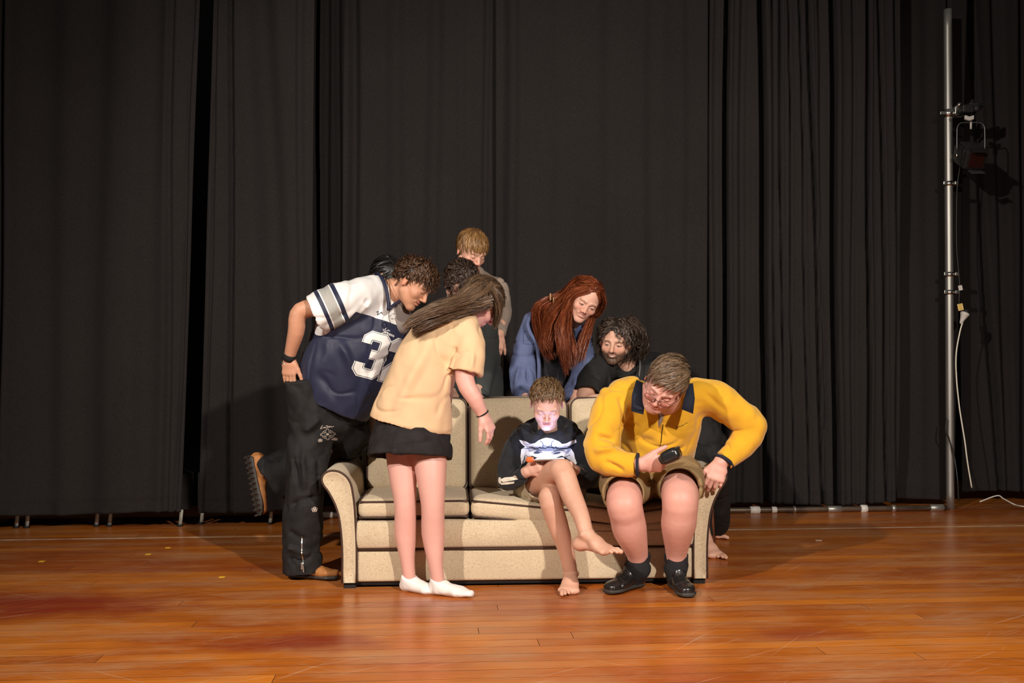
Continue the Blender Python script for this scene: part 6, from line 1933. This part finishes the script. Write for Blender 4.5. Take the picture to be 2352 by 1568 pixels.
    def comb(U, r): return np.stack([U[:, 0]*.5+.2*r.normal(size=len(U)), .55+.25*r.normal(size=len(U)), -.1+.3*r.normal(size=len(U))], 1)
    Gs = [grow(H, 4600, .050, comb, .03, .50, (.003, 14), 8, 51, region=reg, lenf=lambda U: (.35+.75*sstep(-.1, .6, U[:, 2]))*(1-.35*(U[:, 1] > .5)), g=1.03, c=6, jit=.0026, hug=.5)]
    hair_obj(G_, H, Gs, [(.08, .042, .020), (.17, .095, .044), (.34, .21, .105)], .0009, region=reg, g=1.03, capcol=(.05, .025, .012), seed=5)
    # orange band on the finger hand
    M_or = simple('orange_band', (.72, .13, .02), .5)
    # ---------------- the phone, held in his hands
    ax = N_([1, -.05, .04]); nr = N_(N_(H.w(0, .09, 0)-ph)+np.array([0, .06, .02])); nr = N_(nr-ax*np.dot(nr, ax)); bt = np.cross(nr, ax)
    ro = empty('phone', tuple(ph), 'silver phone with a lit screen held in the hands of the seated boy', 'phone')
    R = np.array([ax, bt, nr])
    V, F = rbox_vf((0, 0, 0), (.072, .036, .0042), .004, 3); mesh_obj('case', V@R+ph, F, simple('silver_case', (.55, .53, .48), .3, .7), ro)
    V, F = box_vf((-.068, -.033, .0040), (.068, .033, .0048)); mesh_obj('screen', V@R+ph, F, simple('lit_screen', (.5, .6, 1), .3, emit=((.42, .54, 1.0), 30.0)), ro, smooth=False)
    V, F = merge([rbox_vf((-.056, .018, -.0060), (.012, .013, .0025), .002)]); mesh_obj('camera_plate', V@R+ph, F, simple('phone_glass', (.35, .33, .30), .2, .3), ro)
    for dx, dy in ((-.061, .023), (-.051, .013)):
        mesh_obj('lens', *lathe_vf([(.001, 0), (.0055, 0), (.0055, .003), (.001, .003)], ph+np.array([dx, dy, -.0085])@R, -nr, 14), simple('lens_glass', (.01, .01, .03), .1), ro)
    oc = P(1217, 1055, 4.86)
    V, F = rbox_vf((0, 0, 0), (.018, .010, .013), .008)
    ob = mesh_obj('snack_packet', V+oc, F, M_or)
    tagset(ob, 'small bright orange packet in the right hand of the seated boy', 'packet')
    b_ = bvh_of((V+oc, F))
    tx = [[(-.012, -.004), (-.010, .002), (-.007, .002), (-.006, -.003)], [(-.003, -.004), (-.001, .003), (.001, -.004)], [(.003, -.004), (.003, .003), (.005, 0), (.007, .003), (.007, -.004)]]
boy_phone()

# ------------------------------------------------------------------ H: man in the yellow fleece
def yellow():
    Y = Person(P(1510, 1340, 4.9), 'person in mustard yellow fleece, khaki shorts and glasses, sitting at the right sofa end')
    H = Head(P(1527, 882, 4.66), (-.38, -.70, -.60), (.36, -.55, .80), 1.10)
    SK = (.68, .36, .29)
    S = Sdf(.0027); head_sdf(S, H, jaw=1.16, cheek=.004, smile=.8, neck=P(1532, 920, 4.86), neckr=.066)
    S.ell(H.w(0, .045, -.098), (.045, .035, .022), H.R, .02)
    Y.skin(S, lambda V: face_col(V, H, SK, brow=(.16, .08, .04), browt=.7, blush=.9, smile=.8))
    S = Sdf(.0068)
    kr, ar = P(1434, 1152, 4.75), P(1466, 1290, 4.90)
    kl, al = P(1562, 1140, 4.75), P(1553, 1290, 4.90)
    S.chain([P(1455, 1105, 5.22), P(1442, 1120, 4.98), kr, P(1440, 1185, 4.76), P(1447, 1218, 4.80), P(1462, 1265, 4.87), ar], [.100, .095, .086, .082, .081, .056, .048], k=.02, m=4)
    S.chain([P(1540, 1100, 5.22), P(1555, 1110, 4.98), kl, P(1561, 1178, 4.75), P(1558, 1208, 4.79), P(1554, 1260, 4.87), al], [.100, .096, .088, .083, .082, .056, .048], k=.02, m=4)
    for k_ in (kr, kl): S.ell(k_+[0, -.025, -.005], (.045, .050, .050), k=.03)
    Y.skin(S, lambda V: skin_col(len(V), SK)*(1+.06*vnoise(V, 14, 2)+.04*vnoise(V, 60, 3))[:, None]*(1-np.exp(-(np.minimum(np.linalg.norm(V-kr, axis=1), np.linalg.norm(V-kl, axis=1))/.10)**4)[:, None]*np.array([[0, .10, .12]])))
    S = Sdf(.0032)
    wr = P(1474, 1066, 4.70)
    S.seg(P(1455, 1066, 4.74), wr, .036, .032)
    hand_sdf(S, wr, N_([.96, -.20, .05]), N_([-.12, -.80, -.45]), side=-1, sc=1.02, fat=1.12, curl=((30, 35, 20), (38, 40, 25), (42, 42, 25), (46, 45, 25)), spread=.06, thumb=(.50, .20))
    wr2 = P(1655, 1062, 4.94)
    S.seg(P(1668, 1045, 4.96), wr2, .036, .032)
    hand_sdf(S, wr2, N_([-.30, -.22, -.75]), N_([.05, -.85, .45]), side=1, sc=1.04, fat=1.1, curl=((18, 35, 25), (22, 38, 25), (26, 40, 28), (30, 42, 28)), spread=.10, thumb=(.55, .15))
    Y.skin(S, lambda V: skin_col(len(V), SK)*(1+.05*vnoise(V, 40, 3))[:, None])
    S = Sdf(.015)
    S.chain([P(1505, 1070, 5.2), P(1510, 990, 5.1), P(1525, 930, 4.98), P(1532, 915, 4.88)], [(.17, .13), (.18, .13), (.17, .10), (.06, .06)], w=(1, 0, 0), k=.03)
    Y.skin(S, lambda V: skin_col(len(V), SK)); Y.body()
    # fleece
    M_f = simple('mustard_fleece', (.71, .375, .022), .92, noise=.06, nscale=12, bump=.22, bscale=170, sheen=.25, spec=.2)
    M_nv = simple('navy_collar', (.009, .012, .026), .85)
    S = Sdf(.0064)
    S.chain([P(1500, 1070, 5.18), P(1505, 1010, 5.08), P(1518, 950, 5.00), P(1530, 912, 4.94), P(1532, 895, 4.90)], [(.205, .165), (.215, .165), (.215, .15), (.17, .115), (.10, .085)], w=(1, 0, .08), k=.03, m=3, caps=(.010, None))
    S.chain([P(1455, 905, 4.96), P(1412, 925, 4.90), P(1388, 985, 4.84), P(1388, 1045, 4.80), P(1425, 1062, 4.76), P(1463, 1067, 4.72)], [.085, .092, .086, .084, .068, .054], k=.03, m=2, caps=(None, .004))
    S.chain([P(1600, 905, 4.98), P(1640, 918, 4.98), P(1688, 945, 4.98), P(1722, 978, 5.00), P(1700, 1025, 4.98), P(1664, 1058, 4.95)], [.090, .092, .082, .080, .066, .056], k=.03, m=2, caps=(None, .004))
    S.seg(P(1528, 935, 4.80), P(1524, 900, 4.62), .060, .075, k=.012, sub=True)
    S.seg(P(1520, 948, 4.86), P(1514, 985, 4.86), (.014, .05), (.003, .03), w=(1, 0, 0), k=.008, sub=True)
    ln = []
    def L_(x1, y1, x2, y2, Yy, w, a): ln.append((P(x1, y1, Yy), P(x2, y2, Yy), w, a))
    L_(1425, 915, 1430, 1000, 4.82, .014, -.014); L_(1380, 960, 1425, 1000, 4.74, .014, .012); L_(1370, 1000, 1440, 1015, 4.74, .012, -.013); L_(1360, 1035, 1420, 1030, 4.72, .014, .011)
    L_(1440, 1010, 1500, 1020, 4.88, .020, -.014); L_(1450, 1035, 1500, 1045, 4.90, .016, .012); L_(1560, 1010, 1610, 960, 4.86, .020, .014); L_(1550, 1040, 1600, 1020, 4.92, .014, -.014)
    L_(1600, 1000, 1660, 960, 4.88, .018, -.012); L_(1640, 1000, 1700, 985, 4.88, .014, -.018); L_(1665, 1015, 1720, 990, 4.88, .012, .014); L_(1650, 1030, 1690, 1010, 4.88, .010, -.014)
    L_(1600, 880, 1615, 960, 4.86, .012, .010); L_(1620, 900, 1680, 960, 4.88, .016, -.008); L_(1455, 950, 1500, 985, 4.84, .016, .010); L_(1390, 1060, 1430, 1080, 4.70, .012, -.010)
    L_(1452, 1040, 1462, 1075, 4.66, .008, .008); L_(1545, 960, 1590, 975, 4.84, .012, -.008)
    fl = Y.cloth('fleece', S, M_f, ln, [((9, 9, 7), .008), ((24, 24, 20), .003)])
    bf = bvh_of(Y.last)
    # navy collar wings, zip, cuffs, chest script
    for nm, pts in (('collar', [(1462, 872, 4.78), (1452, 905, 4.74), (1450, 944, 4.72), (1478, 952, 4.68), (1482, 915, 4.74), (1480, 880, 4.80)]),
                    ('collar', [(1592, 880, 4.78), (1596, 915, 4.72), (1592, 950, 4.70), (1566, 940, 4.68), (1574, 905, 4.74), (1580, 880, 4.80)])):
        c = [P(*q) for q in pts]; cen = np.mean(c, 0)
        V, F = [], []
        rings = 4
        for z in (0, .008):
            base = len(V)
            V.append(cen+np.array([0, z-.005, 0]))
            for q in c: V.append(q+np.array([0, z, 0]))
            n = len(c)
            for i in range(n):
                f = [base, base+1+i, base+1+(i+1) % n]
                F.append(f if z == 0 else f[::-1])
        for i in range(n):
            F.append([1+i, n+2+i, n+2+(i+1) % n, 1+(i+1) % n])
        o = mesh_obj(nm, V, F, M_nv, Y.root, smooth=True); o.parent = fl
    M_und = simple('grey_tshirt', (.26, .22, .21), .85)
    S = Sdf(.005); S.seg(P(1526, 940, 4.90), P(1516, 985, 4.92), (.055, .05), (.02, .04), w=(1, 0, 0)); Y.cloth('undershirt', S, M_und, noise=[])
    decal('zip', [ribbon([(.004, .055), (0, .02), (-.003, -.03), (-.004, -.06)], .004)], P(1522, 1000, 4.85), (1, 0, 0), (0, 0, 1), (0, -1, .1), bf, .002, simple('dark_zip', (.06, .03, .01), .4, .5), fl, .01)
    Y.part('zip_pull', rbox_vf(P(1520, 1022, 4.885), (.006, .005, .009), .003), simple('gold_pull', (.75, .42, .04), .3, .9), fl)
    scp = [[(-.030, -.004), (-.026, .004), (-.020, -.002), (-.012, .004), (-.006, 0)], [(-.004, 0), (.002, .006), (.006, .001), (.014, .006), (.026, .010), (.034, .010)]]
    decal('chest_script', [ribbon(q, .0022) for q in scp], P(1568, 978, 4.85), N_([1, 0, .25]), N_([-.25, 0, 1]), (0, -1, .1), bf, .002, M_lace, fl, .01)
    for c, d_, r in ((P(1465, 1067, 4.715), N_([.95, -.2, 0]), .055), (P(1662, 1060, 4.95), N_(P(1655, 1066, 4.94)-P(1668, 1045, 4.96)), .056)):
        Y.part('cuff_binding', lathe_vf([(.034, -.004), (r, -.006), (r+.002, 0), (r, .006), (.034, .006)], c, d_, 28), M_nv, fl)
    # shorts
    M_k = simple('khaki_shorts', (.27, .18, .08), .85, noise=.08, nscale=10, bump=.2, bscale=160)
    S = Sdf(.0068)
    S.seg(P(1465, 1095, 5.24), P(1540, 1090, 5.24), (.13, .12), (.13, .12), k=.03)
    S.chain([P(1455, 1102, 5.22), P(1438, 1110, 5.0), P(1431, 1134, 4.755)], [(.145, .140), (.136, .126), (.101, .097)], w=(1, 0, 0), k=.02, m=3, caps=(None, .004))
    S.seg(P(1433, 1132, 4.80), P(1430, 1137, 4.70), (.0895, .0865), (.092, .089), w=(1, 0, 0), k=.003, sub=True)
    S.chain([P(1540, 1094, 5.22), P(1556, 1098, 5.0), P(1563, 1119, 4.755)], [(.145, .140), (.134, .126), (.102, .098)], w=(1, 0, 0), k=.02, m=3, caps=(None, .004))
    S.seg(P(1561, 1117, 4.80), P(1564, 1122, 4.70), (.0905, .0875), (.093, .090), w=(1, 0, 0), k=.003, sub=True)
    Y.cloth('shorts', S, M_k, [(P(1400, 1090, 4.8), P(1420, 1160, 4.78), .012, -.008), (P(1540, 1060, 4.9), P(1600, 1075, 4.85), .014, .008)], [((12, 12, 8), .006)])
    # shoes and socks
    M_lt = simple('black_leather', (.012, .012, .012), .28, noise=.2, nscale=60, spec=.6)
    M_so = simple('black_sock', (.010, .010, .012), .95, noise=.2, bump=.8, bscale=90)
    for an, hx, tx_, ty in ((ar, (1476, 4.97), 1408, 4.80), (al, (1545, 4.97), 1577, 4.73)):
        h = np.array([(hx[0]-CX)*hx[1]/FPX, hx[1], 0]); t = np.array([(tx_-CX)*ty/FPX, ty, 0])
        f = N_(t-h); t = h+f*.30
        S = Sdf(.0062)
        top = an+[0, 0, .035]
        S.seg(top, an-[0, 0, .03], .060, .058, k=.01, caps=(.008, None)); S.seg(an-[0, 0, .03], h+f*.08+[0, 0, .05], .055, .045, k=.02)
        Y.cloth('sock', S, M_so, noise=[((25, 25, 40), .0015)])
        shoe(Y, h, t, (0, 0, 1), .056, (M_lt, M_sole, M_lace), shaft=h+f*.075+np.array([0, 0, .125]))
    # glasses
    M_gl = simple('dark_frames', (.05, .02, .015), .35, .4)
    gl = []
    for sg in (-1, 1):
        gl.append(tube_vf([H.w(sg*.032+.0245*np.sign(math.cos(a))*abs(math.cos(a))**.6, .111-.010*abs(math.cos(a))*(sg*math.cos(a) > 0), -.006+.0135*np.sign(math.sin(a))*abs(math.sin(a))**.7) for a in np.linspace(0, 2*math.pi, 25)[:-1]], .0013, 6, closed=True))
        gl.append(tube_vf([H.w(sg*.0555, .100, .003), H.w(sg*.078, .06, .006), H.w(sg*.084, .0, .012), H.w(sg*.083, -.02, .0)], .0014, 6))
    gl.append(tube_vf([H.w(-.009, .113, -.001), H.w(0, .116, .002), H.w(.009, .113, -.001)], .0014, 6))
    g = Y.part('glasses', merge(gl), M_gl, label='thin dark-framed glasses')
    mg, nt, b = newmat('clear_lens'); b.inputs['Transmission Weight'].default_value = 1; b.inputs['Roughness'].default_value = .02; b.inputs['IOR'].default_value = 1.05
    for sg in (-1, 1):
        V, F = fan([H.w(sg*.032+.0235*np.sign(math.cos(a))*abs(math.cos(a))**.6, .1105-.010*abs(math.cos(a))*(sg*math.cos(a) > 0), -.006+.0130*np.sign(math.sin(a))*abs(math.sin(a))**.7) for a in np.linspace(0, 2*math.pi, 25)[:-1]])
        o = mesh_obj('lens', V, F, mg, Y.root); o.parent = g
    # hair
    reg = lambda U: in_hairline(U, -.62, .52, .0)
    def comb(U, r): return np.stack([-.9+.4*U[:, 0]+0*U[:, 1], .55+.1*U[:, 1], -.25-.5*(U[:, 2] < .3)], 1)+.10*r.normal(size=(len(U), 3))
    Gs = [grow(H, 5200, .085, comb, .05, .22, (.0022, 8), 10, 61, region=reg, g=1.04, lenf=lambda U: .8+.1*(U[:, 1] > .2), hug=.75, c=7, jit=.0036)]
    hair_obj(Y, H, Gs, [(.085, .048, .026), (.17, .105, .060), (.30, .20, .12)], .0010, region=reg, g=1.05, capcol=(.05, .03, .015), seed=6)
    # ---------------- the black hand-held thing
    hc = P(1541, 1046, 4.60)
    dv = empty('controller', tuple(hc), 'black handheld controller in the right hand of the person in yellow', 'controller')
    M_ctl = simple('black_plastic', (.014, .014, .014), .25, spec=.6)
    fx = N_([.75, -.35, .42]); fy = N_(np.cross([0, 0, 1], fx)); fz = np.cross(fx, fy); R = np.array([fx, fy, fz])
    V, F = rbox_vf((0, 0, 0), (.048, .040, .026), .022, 4, bulge=lambda u: np.stack([0*u[:, 0], 0*u[:, 0], .006*np.sign(u[:, 2])*(1-u[:, 0]**2)], 1))
    mesh_obj('shell', V@R+hc, F, M_ctl, dv)
    V, F = lathe_vf([(.001, 0), (.018, 0), (.020, .006), (.018, .010), (.012, .008), (.001, .006)], hc-fx*.046, -fx, 20); mesh_obj('end_cap', V, F, M_rub, dv)
    V, F = rbox_vf((0, 0, 0), (.010, .008, .006), .004); mesh_obj('thumb_stick', V@R+hc+fx*.044+fz*.018, F, M_rub, dv)
yellow()

# ------------------------------------------------------------------ I: another head just showing behind the jersey collar
def hidden():
    I = Person(np.array([(880-CX)*6.0/FPX, 6.0, 0]), 'person almost hidden behind the football jersey, only a tuft of black hair showing')
    H = Head(P(884, 640, 5.80), (.45, -.50, -.72), (.4, -.4, .8), 1.0)
    S = Sdf(.005); head_sdf(S, H, neck=P(875, 690, 5.95), neckr=.055); I.skin(S, lambda V: face_col(V, H, OLIVE))
    S = Sdf(.016)
    S.chain([P(870, 960, 6.05), P(872, 830, 6.05), P(874, 745, 6.0), P(875, 700, 5.95)], [(.14, .10), (.13, .09), (.15, .09), (.05, .05)], w=(1, 0, 0), k=.03)
    for sx in (850, 892): S.chain([P(sx, 960, 6.05), P(sx, 1080, 6.05), np.array([(sx-CX)*6.05/FPX, 6.05, .08])], [.085, .06, .04])
    I.skin(S, lambda V: skin_col(len(V), OLIVE)); I.body()
    S = Sdf(.010)
    S.chain([P(870, 940, 6.05), P(872, 830, 6.05), P(874, 750, 6.0), P(875, 712, 5.95)], [(.16, .12), (.155, .12), (.165, .115), (.07, .07)], w=(1, 0, 0), k=.03)
    for sx in (846, 898): S.chain([P(sx, 940, 6.05), P(sx, 1080, 6.05), np.array([(sx-CX)*6.05/FPX, 6.05, .04])], [.10, .085, .075])
    I.cloth('dark_clothes', S, M_blackd)
    def comb(U, r): return np.stack([U[:, 0]*.6, -.4+.2*r.normal(size=len(U)), -.6+0*U[:, 0]], 1)
    G = [grow(H, 700, .09, comb, .12, .3, (.002, 6), 8, 71, g=1.04)]
    hair_obj(I, H, G, [(.012, .010, .009), (.03, .024, .02)], .0017, g=1.04, capcol=(.01, .008, .007))
hidden()
